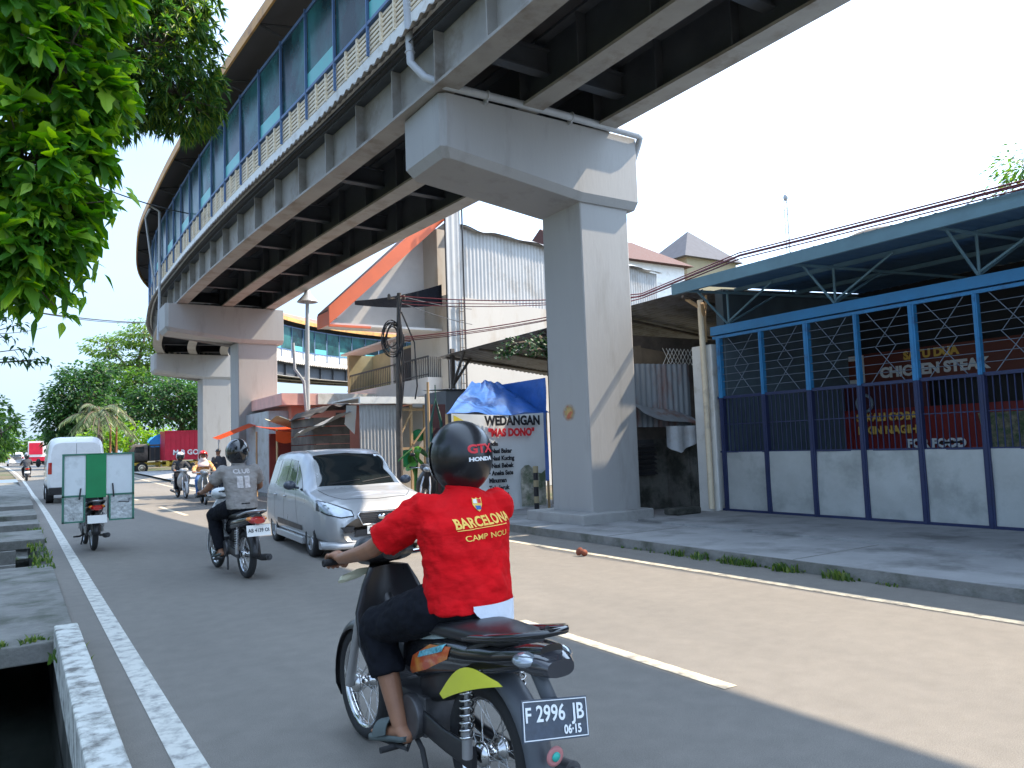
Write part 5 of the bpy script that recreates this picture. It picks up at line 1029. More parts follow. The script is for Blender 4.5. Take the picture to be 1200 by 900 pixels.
        b = MB(); b.bb(-.215, .215, 2.02, 2.032, .335, .445); pl = b.build('number_plate', 'plate_w', e, bevel=.003, **L)
        for t_, x in (('AB', .145), ('3439', 0), ('NK', -.15)): text('lettering', t_, .075, 'ink', pl, (x, 2.034, .40), Euler((R(90), 0, R(180))), .002, .001, world=False)
        b = MB(); rings = []
        for i in range(25):
            u = -1 + 2 * i / 24; x = u * .80; y = 2.03 - .10 * abs(u) ** 2.2 - .42 * max(0, abs(u) - .8) ** 1.2 * 2.2
            rings.append([Vector((x, y - .10, .15)), Vector((x, y + .01, .15)), Vector((x, y + .035, .17)), Vector((x, y + .02, .215)), Vector((x, y - .05, .255)), Vector((x, y - .12, .255))])
        b.loft(rings); b.build('front_lip', paint, e, **L)
        for x0, x1 in ((-.05, -.52), (.45, -.02)):
            b = MB(); p = [T.ray_cast(Vector((x0 + (x1 - x0) * t, 1.03 - .10 * t * (1 if x0 < 0 else .5), 2)), Vector((0, 0, -1)))[0] + Vector((0, 0, .018)) for t in (0, .3, .6, 1)]; b.tube(p, .008, 5); b.build('wiper', 'black', e, **L)
        b = MB(); b.torus((.36, .35, .92), (0, -.8, .5), .17, .014, 28, 8); b.build('steering_wheel', 'dark', e, **L)
        P_('permit_sticker', 'inkw', [(-.46, .48, 1.8), (-.42, .48, 1.8)], [(-.46, .44, 1.8), (-.42, .44, 1.8)], (0, 0, -1), nu=1, nv=1, off=.012)
        P_('bonnet_seam', 'dark', [(-.66, 1.12, 1.5), (-.62, 1.5, 1.5), (-.48, 1.74, 1.5), (0, 1.80, 1.5), (.48, 1.74, 1.5), (.62, 1.5, 1.5), (.66, 1.12, 1.5)], [(-.652, 1.12, 1.5), (-.612, 1.495, 1.5), (-.475, 1.73, 1.5), (0, 1.79, 1.5), (.475, 1.73, 1.5), (.612, 1.495, 1.5), (.652, 1.12, 1.5)], (0, 0, -1), nu=40, nv=1, off=.002, th=.001)
    for y in WY:
        for s in (-1, 1):
            b = MB(); x = s * .735; b.lathe((x, y, WR), (s, 0, 0), [(.19, -.085), (.27, -.085), (WR, -.06), (WR, .05), (.275, .075), (.20, .078), (.19, .05)], 40); w_ = b.build('wheel', 'rubber', e, **L)
            b = MB(); b.lathe((x, y, WR), (s, 0, 0), [(.205, .02), (.205, .07), (.185, .078), (.175, .03), (.06, .02), (.0, .02)], 36)
            for k in range(8):
                a = 2 * PI * k / 8; b.tube([(x + s * .045, y + .03 * math.cos(a), WR + .03 * math.sin(a)), (x + s * .06, y + .19 * math.cos(a), WR + .19 * math.sin(a))], [.026, .018], 6)
            b.build('rim', 'alu', w_, **L)
    return e
car_mpv((4.44, 12.15, 0), R(180) - R(4), 'silver compact family car driving toward the viewer beside the grey shirted rider', 'silver')
car_mpv((-.15, 104, gz(104)), R(1), 'small white car far down the road at the left edge', 'whitecar', False)
car_mpv((1.5, 122, gz(122)), R(3), 'dark roofed grey car farthest away beyond the white car', 'silver', False)
# ------------------------------------------------------------------ motorcycles
moped((1.60, 2.72, 0), R(2), 'black underbone motorcycle with yellow sticker and black number plate, ridden by the rider in red', main=True, plate='b', side='blackgloss', front='black', mirrors=False, tail=mat('smoked_tail_lamp', (.035, .035, .04), .12, coat=.8), plate_txt=[('F', .068, -.118, .016), ('2996', .074, -.022, .018), ('JB', .074, .098, .018), ('06\u00b715', .040, .070, -.038)])
mt = [o for o in bpy.data.objects if o.name == 'motorcycle'][0]
T = bvh([c for c in mt.children if c.name.startswith('side_cover')][0])
sc_ = [c for c in mt.children if c.name.startswith('side_cover')][0]
patch(T, [(-1, .50, .50), (-1, .30, .565), (-1, .10, .65)], [(-1, .42, .60), (-1, .25, .68), (-1, .08, .70)], (1, 0, 0), off=.003).build('orange_decal', mat('orange_red_decal', (.50, .07, .02), .3, coat=.6, c2=(.65, .25, .04), c2amt=.5, c2s=9), sc_, world=False)
patch(T, [(-1, .36, .605), (-1, .14, .672)], [(-1, .34, .635), (-1, .12, .705)], (1, 0, 0), off=.006).build('cyan_decal', mat('cyan_grey_decal', (.12, .42, .50), .3, var=.6, vs=40, coat=.6), sc_, world=False)
patch(T, [(-1, .44, .665), (-1, .30, .69), (-1, .12, .725)], [(-1, .42, .672), (-1, .28, .72), (-1, .16, .735)], (1, 0, 0), off=.006).build('silver_decal', mat('silver_decal', (.45, .52, .50), .3, coat=.6), sc_, world=False)
b = MB(); b.sheet(lambda u, v: (-.158 + .02 * u - .012 * math.sin(PI * u), .10 - .40 * u + .03 * v, .50 + .185 * u - .05 * u * u + v * (.008 + .080 * math.sin(PI * min(1, u * .93 + .04)) ** 1.3 * (1 - .25 * u))), 14, 5, .003); b.build('yellow_sticker', 'yellowplast', mt, world=False)
b = MB(); b.lathe((0, -.413, .395), (0, -1, -.1), [(.0, 0), (.036, 0), (.036, .004), (.024, .006), (0, .006)], 24); o = b.build('round_sticker', mat('pink_sticker', (.55, .22, .22), .4), mt, world=False)
b = MB(); b.lathe((0, -.420, .395), (0, -1, -.1), [(.0, 0), (.017, 0), (.017, .004), (0, .004)], 18); b.build('sticker_centre', mat('teal_sticker', (.05, .5, .42), .4), o, world=False)
moped((2.36, 9.72, 0), R(4), 'black motorcycle with red tail lamp and white number plate, ridden by the grey shirted rider', side='blackgloss', front='board', tail='redl', plate_txt=[('AB 4139 OI', .06, 0, .0)], platz=.60, mirrors=False)
moped((1.08, 14.55, 0), R(2), 'dark motorcycle carrying the white and green cargo panniers', side='black', plate_txt=None, spokes='cast', mirrors=False)
moped((4.93, 25.9, 0), R(180) - R(6), 'grey and black scooter coming toward the viewer with the rider in orange', side='alu', front=mat('grey_scooter_plastic', (.16, .17, .17), .3, coat=.6), spokes='cast', matic=True)
moped((4.95, 30.4, 0), R(180) + R(3), 'blue grey motorcycle following behind the scooter rider in orange', side='silver', front='silver', spokes='cast')
moped((7.05, 14.3, .12), R(150), 'dark parked motorcycle between the silver car and the potted plants', side='black', front='black', spokes='cast', lean=R(-6))
moped((.52, 56, gz(56)), R(2), 'distant motorcycle ahead of the white van on the left lane', side='black', spokes='cast', mirrors=False)
e = empty('cargo_pannier', (1.08, 14.3, .5), 'white and green board cargo box straddling the tail of a motorcycle', 'cargo box')
def cb(x0, x1, y0, y1, z0, z1, nm, m): b = MB(); b.bb(x0, x1, y0, y1, z0, z1); return b.build(nm, m, e, bevel=.006)
cb(.63, .93, 14.12, 14.62, .93, 1.575, 'white_box', 'board'); cb(1.22, 1.60, 14.12, 14.62, .93, 1.575, 'white_box', 'board')
cb(.93, 1.22, 14.10, 14.62, .88, 1.59, 'green_board', 'green'); cb(.63, .90, 14.125, 14.62, .52, .93, 'silver_lower_box', 'foil'); cb(1.28, 1.60, 14.125, 14.62, .52, .93, 'silver_lower_box', 'foil')
b = MB()
for (x0, x1, z0, z1) in ((.60, 1.63, 1.565, 1.59), (.60, .63, .50, 1.565), (1.60, 1.63, .50, 1.565), (.60, .93, .905, .93), (1.22, 1.63, .905, .93), (.60, .92, .50, .522), (1.26, 1.63, .50, .522), (.90, .925, .52, .905), (1.26, 1.285, .52, .905)): b.bb(x0, x1, 14.10, 14.125, z0, z1)
b.build('green_frame', mat('dull_green_frame', (.05, .17, .12), .5), e)
b = MB(); b.tube([(.84, 14.09, .86), (.86, 14.09, 1.04)], .012, 5); b.tube([(1.33, 14.09, .88), (1.31, 14.09, 1.10)], .012, 5); b.tube([(1.40, 14.09, .80), (1.55, 14.09, .79), (1.555, 14.09, .84)], .008, 5); b.build('strap', 'dark', e)
# ------------------------------------------------------------------ van
def van():
    e = empty('van', (1.78, 33.6, 0), 'white high roofed delivery van driving away ahead of the cargo motorcycle', 'van', rz=R(-.5)); L = dict(world=False)
    TB = [(-2.45, .80, .40, 2.10), (-2.42, .86, .36, 2.22), (-2.3, .90, .34, 2.30), (-1, .92, .33, 2.34), (1.2, .92, .33, 2.30), (1.5, .91, .33, 2.1), (2.0, .89, .33, 1.45), (2.4, .84, .33, 1.2), (2.6, .70, .36, 1.0)]
    b = MB(); rings = []
    for y in [-2.45 + 5.05 * i / 50 for i in range(51)]:
        w_, z0, z1 = lerpt(TB, y); zc = (z0 + z1) / 2; h = (z1 - z0) / 2; ring = []
        for i in range(32):
            a = 2 * PI * i / 32; ca, sa = math.cos(a), math.sin(a); z = zc + h * math.copysign(abs(sa) ** .36, sa); tp = 1 - .10 * max(0, (z - 1.3) / 1.1)
            ring.append(Vector((w_ * tp * math.copysign(abs(ca) ** .30, ca), y, z)))
        rings.append(ring)
    b.loft(rings); body = b.build('body', 'whitecar', e, **L); T = bvh(body)
    for s in (-1, 1):
        patch(T, [(s * .74, -3, 1.02), (s * .86, -3, 1.02)], [(s * .74, -3, 1.42), (s * .85, -3, 1.42)], (0, 1, 0), off=.012, nu=3).build('tail_lamp', 'redl', e, **L)
        patch(T, [(s * 2, 1.0, 1.25), (s * 2, .25, 1.25)], [(s * 2, .95, 1.85), (s * 2, .25, 1.85)], (-s, 0, 0), off=.006).build('side_window', 'cglass', e, **L)
        patch(T, [(s * 2, -.2, .6), (s * 2, -.215, .6)], [(s * 2, -.2, 2.0), (s * 2, -.215, 2.0)], (-s, 0, 0), off=.002, nu=1).build('door_seam', 'dark', body, **L)
        b = MB(); b.tube([(s * .88, 1.35, 1.35), (s * 1.05, 1.38, 1.40)], .025, 6); b.ell((s * 1.10, 1.38, 1.42), .09, .06, .17); b.build('side_mirror', 'black', e, **L)
        for y in (-1.6, 1.7):
            b = MB(); b.cyl((s * .66, y, .34), (s * .90, y, .34), .34, 28); w_ = b.build('wheel', 'rubber', e, bevel=.02, **L); b = MB(); b.cyl((s * .90, y, .34), (s * .915, y, .34), .19, 20); b.build('rim', 'alu', w_, **L)
    patch(T, [(-.006, -3, .6), (.006, -3, .6)], [(-.006, -3, 2.2), (.006, -3, 2.2)], (0, 1, 0), off=.002, nu=1, nv=12).build('rear_door_seam', 'dark', body, **L)
    b = MB(); b.bb(-.84, .84, -2.52, -2.40, .30, .56); b.build('rear_bumper', 'black', e, bevel=.02, **L)
    patch(T, [(-.7, 3, 1.2), (.7, 3, 1.2)], [(-.65, 3, 1.9), (.65, 3, 1.9)], (0, -1, 0), off=.008).build('windscreen', 'cglass', e, **L)
van()
# ------------------------------------------------------------------ trucks
def truck(name, loc, rz, label, kind):
    e = empty('truck', loc, label, 'truck', rz=rz); L = dict(world=False)   # y forward
    for y in (1.75, -1.3):
        for s in (-1, 1):
            b = MB(); b.cyl((s * .70, y, .42), (s * 1.0, y, .42), .42, 24); w_ = b.build('wheel', 'rubber', e, bevel=.02, **L)
            b = MB(); b.lathe((s * 1.0, y, .42), (s, 0, 0), [(.25, .0), (.25, .02), (.12, -.01), (.12, .04), (0, .04)], 20); b.build('rim', 'slat', w_, **L)
    b = MB(); b.bb(-.85, .85, -2.6, 2.7, .62, .82); b.bb(-1.0, 1.0, -2.6, -2.4, .5, .9)
    for y in (-2.2, -.4, .5): b.bb(-1.02, 1.02, y, y + .1, .45, .9)
    b.build('chassis', 'yellow', e, bevel=.01, **L)
    b = MB(); b.loft([rr((0, 1.35, 1.5), .95, .68, 24, 5), rr((0, 2.2, 1.5), .95, .68, 24, 5), rr((0, 2.6, 1.25), .93, .45, 24, 4), rr((0, 2.72, 1.1), .88, .3, 24, 4)]); c_ = b.build('cab', 'yellow' if kind == 'red' else 'wooddark', e, **L); T = bvh(c_)
    for s in (-1, 1): patch(T, [(s * 2, 1.6, 1.55), (s * 2, 2.3, 1.55)], [(s * 2, 1.6, 1.98), (s * 2, 2.15, 1.98)], (-s, 0, 0), off=.008).build('side_window', 'cglass', c_, **L)
    patch(T, [(-.8, 4, 1.5), (.8, 4, 1.5)], [(-.75, 4, 2.0), (.75, 4, 2.0)], (0, -1, 0), off=.01).build('windscreen', 'cglass', c_, **L)
    H = 3.0 if kind == 'red' else 2.1
    b = MB(); b.bb(-1.05, 1.05, -2.7, 1.25, .92, H)
    b.build('cargo_body', 'truckred' if kind == 'red' else mat('dark_truck_boards', (.035, .037, .04), .7), e, bevel=.02, **L)
    b = MB()
    for k in range(13):
        y = -2.65 + k * .32
        for s in (-1, 1): b.bb(s * 1.05 - .03, s * 1.05 + .03, y, y + .05, .95, H - .05)
    for s in (-1, 1): b.bb(s * 1.05 - .045, s * 1.05 + .045, -2.72, 1.27, H - .08, H + .02)
    b.build('body_ribs', 'truckred' if kind == 'red' else 'wooddark', e, **L)
    return e
t_ = truck('t', (11.5, 60.3, gz(60.3) - .1), R(-90), 'red panelled cargo truck standing across the far end of the street', 'red')
b = MB(); b.bb(-1.115, -1.10, 2.0, 2.1, 1, 1.1)
text('lettering', 'M B GOZ EJ', .50, 'inkw', t_, (1.10, -.9, 1.45), Euler((R(90), 0, R(90))), .012, .004, world=False)
t2 = truck('t', (9.4, 62.9, gz(60) - .1), R(90), 'dark boarded truck with blue tarpaulin load left of the red truck', 'dark')
b = MB(); b.sheet(lambda u, v: (-.95 + 1.9 * v, -.1 + 1.35 * u, 2.12 + .62 * math.sin(PI * (.12 + .8 * u)) + .08 * math.sin(u * 15 + v * 9)), 16, 10, .01)
b.sheet(lambda u, v: (-1.07, -.1 + 1.35 * u, 2.12 + .75 * v * math.sin(PI * (.12 + .8 * u)) - .2 * (1 - v)), 12, 4, .01); b.build('blue_tarpaulin', mat('bright_blue_tarp', (.03, .25, .60), .4, bump=.5, bs=4), t2, world=False)
b = MB(); b.bb(-1.07, 1.07, -2.6, -.2, 2.1, 2.75); b.build('grey_load', 'wooddark', t2, world=False)
e = empty('truck', (2.0, 112, gz(112)), 'distant red and white box truck at the end of the road', 'truck')
b = MB(); b.bb(1.1, 3.0, 110, 114, gz(112) + .9, gz(112) + 2.8); b.build('cargo_body', 'whitecar', e); b = MB(); b.bb(1.2, 2.6, 109.9, 109.99, gz(112) + 1.2, gz(112) + 2.6); b.build('red_panel', 'truckred', e)
b = MB(); b.bb(1.2, 2.9, 110, 116, gz(112) + .4, gz(112) + .9); b.bb(1.1, 3.0, 114.2, 116, gz(112) + .9, gz(112) + 2.2); b.build('cab', 'truckred', e)
b = MB()
for x in (1.3, 2.8):
    for y in (111, 115): b.cyl((x - .15, y, gz(112) + .4), (x + .15, y, gz(112) + .4), .4, 14)
b.build('wheels', 'rubber', e)
# ------------------------------------------------------------------ people (local frame of the motorcycle they ride: x right, y forward)
def limb(mb, pts, rs, n=14):
    """round tapered limb through the joints with extra points so it stays smooth"""
    P = [Vector(p) for p in pts]; Q = []; RR = []
    for i in range(len(P) - 1):
        for k in range(4):
            t = k / 4; Q.append(P[i].lerp(P[i + 1], t)); RR.append(rs[i] + (rs[i + 1] - rs[i]) * t)
    Q.append(P[-1]); RR.append(rs[-1])
    for _ in range(1): Q = [Q[0]] + [(Q[k - 1] + Q[k] * 2 + Q[k + 1]) / 4 for k in range(1, len(Q) - 1)] + [Q[-1]]
    mb.tube(Q, RR, n); mb.ell(Q[0], RR[0], RR[0], RR[0], n=n, k=8); mb.ell(Q[-1], RR[-1], RR[-1], RR[-1], n=n, k=8)
def torso(mb, secs, n=24):
    rings = []
    for (c, rx, ry, lean) in secs:
        rings.append([Vector((c[0] + rx * math.cos(2 * PI * i / n), c[1] + ry * math.sin(2 * PI * i / n) * math.cos(lean), c[2] - ry * math.sin(2 * PI * i / n) * math.sin(lean))) for i in range(n)])
    mb.loft(rings)
def hand_on_grip(mb, s, g, w):
    """five fingers closed round a grip lying along x at g; w = wrist"""
    g = Vector(g); w = Vector(w); back = (w - g); back.normalize()
    pc = g + Vector((0, -.012, .030)); mb.tube([w, w.lerp(pc, .55), pc + Vector((0, .0, .003))], [.027, .030, .032], 10, flat=.72); mb.ell(pc, .043, .038, .017, (R(-12), 0, 0))
    for k, (dx, L_) in enumerate(((-.034, .92), (-.012, 1.0), (.011, .96), (.033, .80))):
        x = dx * s * -1; pts = []
        for j, a in enumerate((75, 35, -5, -50, -95)):
            a = R(a); r_ = .031 if j < 3 else .029 * L_; pts.append(g + Vector((x, r_ * math.cos(a) + .002, r_ * math.sin(a))))
        mb.tube(pts, [.0105, .010, .0095, .009, .0078], 8); mb.ell(pts[-1], .0078, .0078, .0078, n=8, k=6); mb.ell(pts[0], .0108, .0108, .0105, n=8, k=6)
    x = -s * -.040; p = [g + Vector((-s * .030, -.026, .016)), g + Vector((-s * .048, -.030, -.006)), g + Vector((-s * .046, -.010, -.026)), g + Vector((-s * .040, .010, -.028))]
    mb.tube(p, [.013, .0115, .0105, .009], 8); mb.ell(p[-1], .009, .009, .009, n=8, k=6)
def foot(mb, a, t, r=.036):
    a = Vector(a); t = Vector(t); h = a + (a - t).normalized() * .05 + Vector((0, 0, -.06)); m_ = a.lerp(t, .5) + Vector((0, 0, -.02))
    mb.tube([h, a.lerp(h, .5), m_, t], [r * .95, r * 1.05, r * 1.0, r * .8], 12, flat=.8); mb.ell(t, r * .8, r * .9, r * .6); mb.ell(h, r * .9, r * .9, r * .8)
    side = (t - a).cross(Vector((0, 0, 1))).normalized()
    for k in range(5):
        o = side * (.028 - .014 * k) * -1; e = t + o + (t - a).normalized() * (.03 - .004 * k); mb.tube([t + o, e], [.011 - .0008 * k, .009 - .0008 * k], 7); mb.ell(e, .009, .009, .008, n=7, k=5)
def sole(mb, a, t, hw=.048, up=0.0):
    a = Vector(a); t = Vector(t); d = (t - a).normalized(); s_ = d.cross(Vector((0, 0, 1))).normalized(); h = a - d * .075 + Vector((0, 0, -.078)); e = t + d * .05 + Vector((0, 0, -.030)); rings = []
    for u, w_ in ((0, .7), (.08, .9), (.3, .88), (.55, .95), (.8, 1.12), (.95, .95), (1, .6)):
        c = h.lerp(e, u); rings.append([c - s_ * hw * w_, c + s_ * hw * w_, c + s_ * hw * w_ + Vector((0, 0, .022)), c - s_ * hw * w_ + Vector((0, 0, .022))])
    mb.loft(rings)
def head(mb, c, yaw=0.0, pitch=0.0):
    o = MB(); o.ell((0, 0, .02), .074, .092, .108, n=20, k=14); o.ell((0, .035, -.055), .055, .055, .055, n=14, k=10); o.tube([(0, .088, .03), (0, .104, -.012), (0, .092, -.022)], [.009, .015, .012], 8)
    for s in (-1, 1): o.ell((s * .078, -.005, .005), .009, .018, .030, n=10, k=8); o.ell((s * .030, .078, .022), .016, .010, .010, n=8, k=6)
    o.ell((0, .084, -.048), .024, .010, .006, n=10, k=6); o.ell((0, .084, -.058), .020, .010, .006, n=10, k=6)
    Q = Matrix.Translation(Vector(c)) @ Matrix.Rotation(yaw, 4, 'Z') @ Matrix.Rotation(pitch, 4, 'X'); mb.v += []; k = len(mb.v)
    mb.add([Q @ Vector(p) for p in o.v], o.f, 0, True)
def eyes(e, c, yaw, parent):
    Q = Matrix.Translation(Vector(c)) @ Matrix.Rotation(yaw, 4, 'Z'); b = MB(); 
    for s in (-1, 1): b.ell(Q @ Vector((s * .030, .086, .022)), .009, .005, .006, n=10, k=6)
    b.build('eyes', 'ink', parent, world=False); b = MB()
    for s in (-1, 1): b.tube([Q @ Vector((s * .045, .082, .040)), Q @ Vector((s * .030, .092, .044)), Q @ Vector((s * .015, .094, .040))], .0035, 5)
    b.build('eyebrows', 'ink', parent, world=False)
def helmet(parent, c, m, yaw=0.0, pitch=0.0, visor=True, s=1.0):
    Q = Matrix.Translation(Vector(c)) @ Matrix.Rotation(yaw, 4, 'Z') @ Matrix.Rotation(pitch, 4, 'X') @ Matrix.Scale(s, 4)
    def surf(th, ph):  # th around (0=front), ph elevation
        r_ = 1.0 + .03 * math.cos(th); return Vector((.128 * math.sin(th) * math.cos(ph) * r_, .152 * math.cos(th) * math.cos(ph) * r_ - .008, .150 * math.sin(ph) * (1 if ph > 0 else 1.05)))
    def lowlim(th):   # lower rim: open over the face, deep at the nape
        f = (1 + math.cos(th)) / 2; return R(-66) + (R(15) - R(-66)) * min(1, max(0, (f - .64) / .12)) 
    b = MB(); b.xf = Q; n = 64; kk = 22; rings = []
    for sgn in (1, .90):
        for k in (range(kk + 1) if sgn == 1 else range(kk, -1, -1)):
            ring = []
            for i in range(n):
                th = 2 * PI * i / n; lo = lowlim(th if th < PI else 2 * PI - th); ph = R(89.5) + (lo - R(89.5)) * k / kk; p = surf(th, ph); ring.append(p * sgn)
            rings.append(ring)
    b.loft(rings, cap=False); h = b.build('helmet', m, parent, world=False)
    b = MB(); b.xf = Q
    pts = []
    for i in range(33):
        th = -R(66) + R(132) * i / 32; pts.append(th)
    b.sheet(lambda u, v: surf(R(-72) + R(144) * u, R(24) - R(52) * v) * 1.035, 24, 8, .003) if visor else b.sheet(lambda u, v: surf(R(-50) + R(100) * u, R(24)) * (1.03 + .2 * v * math.sin(PI * u)), 16, 4, .004)
    b.build('visor', 'cglass' if visor else m, h, world=False)
    b = MB(); b.xf = Q
    b.tube([surf(2 * PI * i / 48, lowlim(min(2 * PI * i / 48, 2 * PI - 2 * PI * i / 48))) for i in range(48)], .006, 6, close=True); b.build('rim_trim', 'rubber', h, world=False)
    return h
def rider(loc, rz, label, J, shirt, trouser, hm, helm=True, group=None, sleeve=.55, trouser_end=1.0, vox=.010, shoe='sandal', headyaw=0.0, scale=1.0, hijab=False, fat=1.0, helm_pitch=0.0, visor=True, hemdrop=0.0):
    e = empty('person', loc, label, 'person', group, rz); e.scale = (scale,) * 3; L = dict(world=False)
    V = lambda k: Vector(J[k]); mir = lambda p: Vector((-p[0], p[1], p[2]))
    def side(k, s):
        if k + ('L' if s < 0 else 'R') in J: return Vector(J[k + ('L' if s < 0 else 'R')])
        p = Vector(J[k]); return Vector((abs(p.x) * s, p.y, p.z))
    pel, che, nek, hd = V('pelvis'), V('chest'), V('neck'), V('head')
    b = MB(); torso(b, [(pel + Vector((0, 0, -.07)), .12, .10, 0), (pel, .150, .115, 0), (pel.lerp(che, .5), .130, .100, 0), (che, .155, .11, .0), (nek + Vector((0, -.01, -.07)), .13, .075, 0), (nek + Vector((0, 0, -.02)), .062, .058, 0), (nek + Vector((0, .01, .06)), .056, .058, 0)]); head(b, hd, headyaw)
    for s in (-1, 1):
        sh, el, wr, gp = side('shoulder', s), side('elbow', s), side('wrist', s), side('grip', s)
        limb(b, [sh, el, wr], [.052, .041, .027]); hip, kn, an, to = side('hip', s), side('knee', s), side('ankle', s), side('toe', s)
        limb(b, [hip, kn, kn.lerp(an, .35), an], [.088, .058, .055, .036])
        foot(b, an, to)
        if J.get('relaxed'):
            d = (wr - el).normalized(); b.tube([wr, wr + d * .05, wr + d * .09], [.026, .036, .034], 10, flat=.5)
            for k in range(4): q = wr + d * .09 + Vector((0, (k - 1.5) * .018, 0)); b.tube([q, q + d * .04, q + d * .07 + Vector((0, .012, 0))], [.009, .0085, .007], 6)
            b.tube([wr + d * .03 + Vector((0, .03, 0)), wr + d * .07 + Vector((0, .05, 0))], [.012, .009], 6)
        else: hand_on_grip(b, s, gp, wr)
    body = b.build('body', 'skin', e, remesh=vox * .62, smooth_it=2, **L); eyes(e, hd, headyaw, e)
    # shirt
    f = fat; b = MB(); hem = pel + Vector((0, -.01, .01 - hemdrop))
    torso(b, [(hem, .185 * f, .150 * f, 0), (pel.lerp(che, .18), .188 * f, .155 * f, 0), (pel.lerp(che, .5), .182 * f, .150 * f, 0), (pel.lerp(che, .85), .200 * f, .145 * f, 0), (che + Vector((0, .0, .05)), .212 * f, .136 * f, 0), (nek + Vector((0, -.02, -.085)), .205, .108, 0), (nek + Vector((0, -.015, -.04)), .158, .088, 0), (nek + Vector((0, .0, -.004)), .080, .072, 0), (nek + Vector((0, .006, .012)), .070, .066, 0)], 28)
    for s in (-1, 1):
        sh, el, wr = side('shoulder', s), side('elbow', s), side('wrist', s)
        if sleeve <= 1: e_ = sh.lerp(el, sleeve); b.tube([sh.lerp(nek, .35) + Vector((0, -.01, -.04)), sh, sh.lerp(e_, .5), e_], [.070, .078, .080, .080], 18); b.ell(sh + Vector((0, 0, -.01)), .078, .078, .074)
        else: w2 = el.lerp(wr, .92); limb(b, [sh, el, w2], [.075, .060, .045])
    st = b.build('shirt', shirt, e, remesh=vox, smooth_it=3, **L)
    tx = bpy.data.textures.new('folds', 'CLOUDS'); tx.noise_scale = .075; tx.noise_depth = 2
    dm = st.modifiers.new('d', 'DISPLACE'); dm.texture = tx; dm.strength = .030; dm.mid_level = .5; dm.texture_coords = 'LOCAL'
    b = MB(); b.torus(nek + Vector((0, .004, .012)), (0, -.1, 1), .062, .012, 28, 8); b.build('collar', shirt, st, **L)
    # trousers
    b = MB(); torso(b, [(pel + Vector((0, .0, -.10)), .13, .12, 0), (pel + Vector((0, 0, -.04)), .172 * f, .150 * f, 0), (pel + Vector((0, -.005, .03)), .172 * f, .142 * f, 0), (pel + Vector((0, 0, .07)), .15 * f, .125 * f, 0)])
    for s in (-1, 1):
        hip, kn, an = side('hip', s), side('knee', s), side('ankle', s); ed = kn.lerp(an, trouser_end)
        limb(b, [hip, hip.lerp(kn, .5), kn], [.112, .104, .086]); b.tube([kn, kn.lerp(ed, .35), ed], [.086, .082, .074 if trouser_end < .9 else .060], 16)
    tr_ = b.build('trousers', trouser, e, remesh=vox, smooth_it=3, **L); dm = tr_.modifiers.new('d', 'DISPLACE'); dm.texture = tx; dm.strength = .03; dm.mid_level = .5; dm.texture_coords = 'LOCAL'
    for s in (-1, 1):
        an, to = side('ankle', s), side('toe', s); b = MB(); sole(b, an, to)
        m_ = an.lerp(to, .62); d = (to - an).normalized(); s_ = d.cross(Vector((0, 0, 1))).normalized()
        b.sheet(lambda u, v: m_ + d * (v - .5) * .11 + s_ * .050 * math.cos(PI * u) + Vector((0, 0, .038 * math.sin(PI * u) - .028 * (1 - math.sin(PI * u)))), 12, 5, .004); b.build('sandal', shoe, e, **L)
    if helm: h = helmet(e, hd + Vector((0, -.008, .020)), hm, headyaw, helm_pitch, visor, 1.07)
    else: h = None
    if hijab:
        b = MB(); c = hd; b.torus(c + Vector((0, .03, -.015)), (0, 1, -.12), .082, .022, 28, 8); torso(b, [(c + Vector((0, -.01, -.05)), .098, .098, 0), (c + Vector((0, 0, -.12)), .10, .10, 0), (nek + Vector((0, .0, -.03)), .15, .12, 0), (nek + Vector((0, .02, -.12)), .20, .15, 0), (nek + Vector((0, .03, -.19)), .19, .155, 0)]); b.build('headscarf', 'hijab', e, remesh=vox, smooth_it=3, **L)
    return e, st, h
RIDE = dict(pelvis=(0, .24, .84), chest=(0, .30, 1.13), neck=(0, .345, 1.335), head=(0, .385, 1.47), shoulder=(.175, .33, 1.25), elbow=(.29, .55, 1.06), wrist=(.30, .80, 1.0), grip=(.29, .874, .976),
            hip=(.095, .30, .82), knee=(.185, .70, .72), ankle=(.155, .52, .30), toe=(.17, .66, .245))
mr = dict(RIDE); mr.update(pelvis=(.035, .20, .85), chest=(.055, .25, 1.11), neck=(.07, .29, 1.31), head=(.09, .335, 1.435), shoulderL=(-.105, .31, 1.235), shoulderR=(.235, .26, 1.235), elbowL=(-.265, .52, 1.055), wristL=(-.29, .80, .995), hipL=(-.08, .28, .82), kneeL=(-.18, .66, .69), ankleL=(-.155, .50, .295), toeL=(-.18, .64, .245))
ME, MS, MH = rider((1.60, 2.72, 0), R(2), 'man in a red shirt, black three quarter trousers and black helmet riding in the foreground', mr, 'red_shirt', 'black_cloth', 'helmblack', sleeve=.80, trouser_end=.50, vox=.008, headyaw=R(0), fat=1.05, hemdrop=.045)
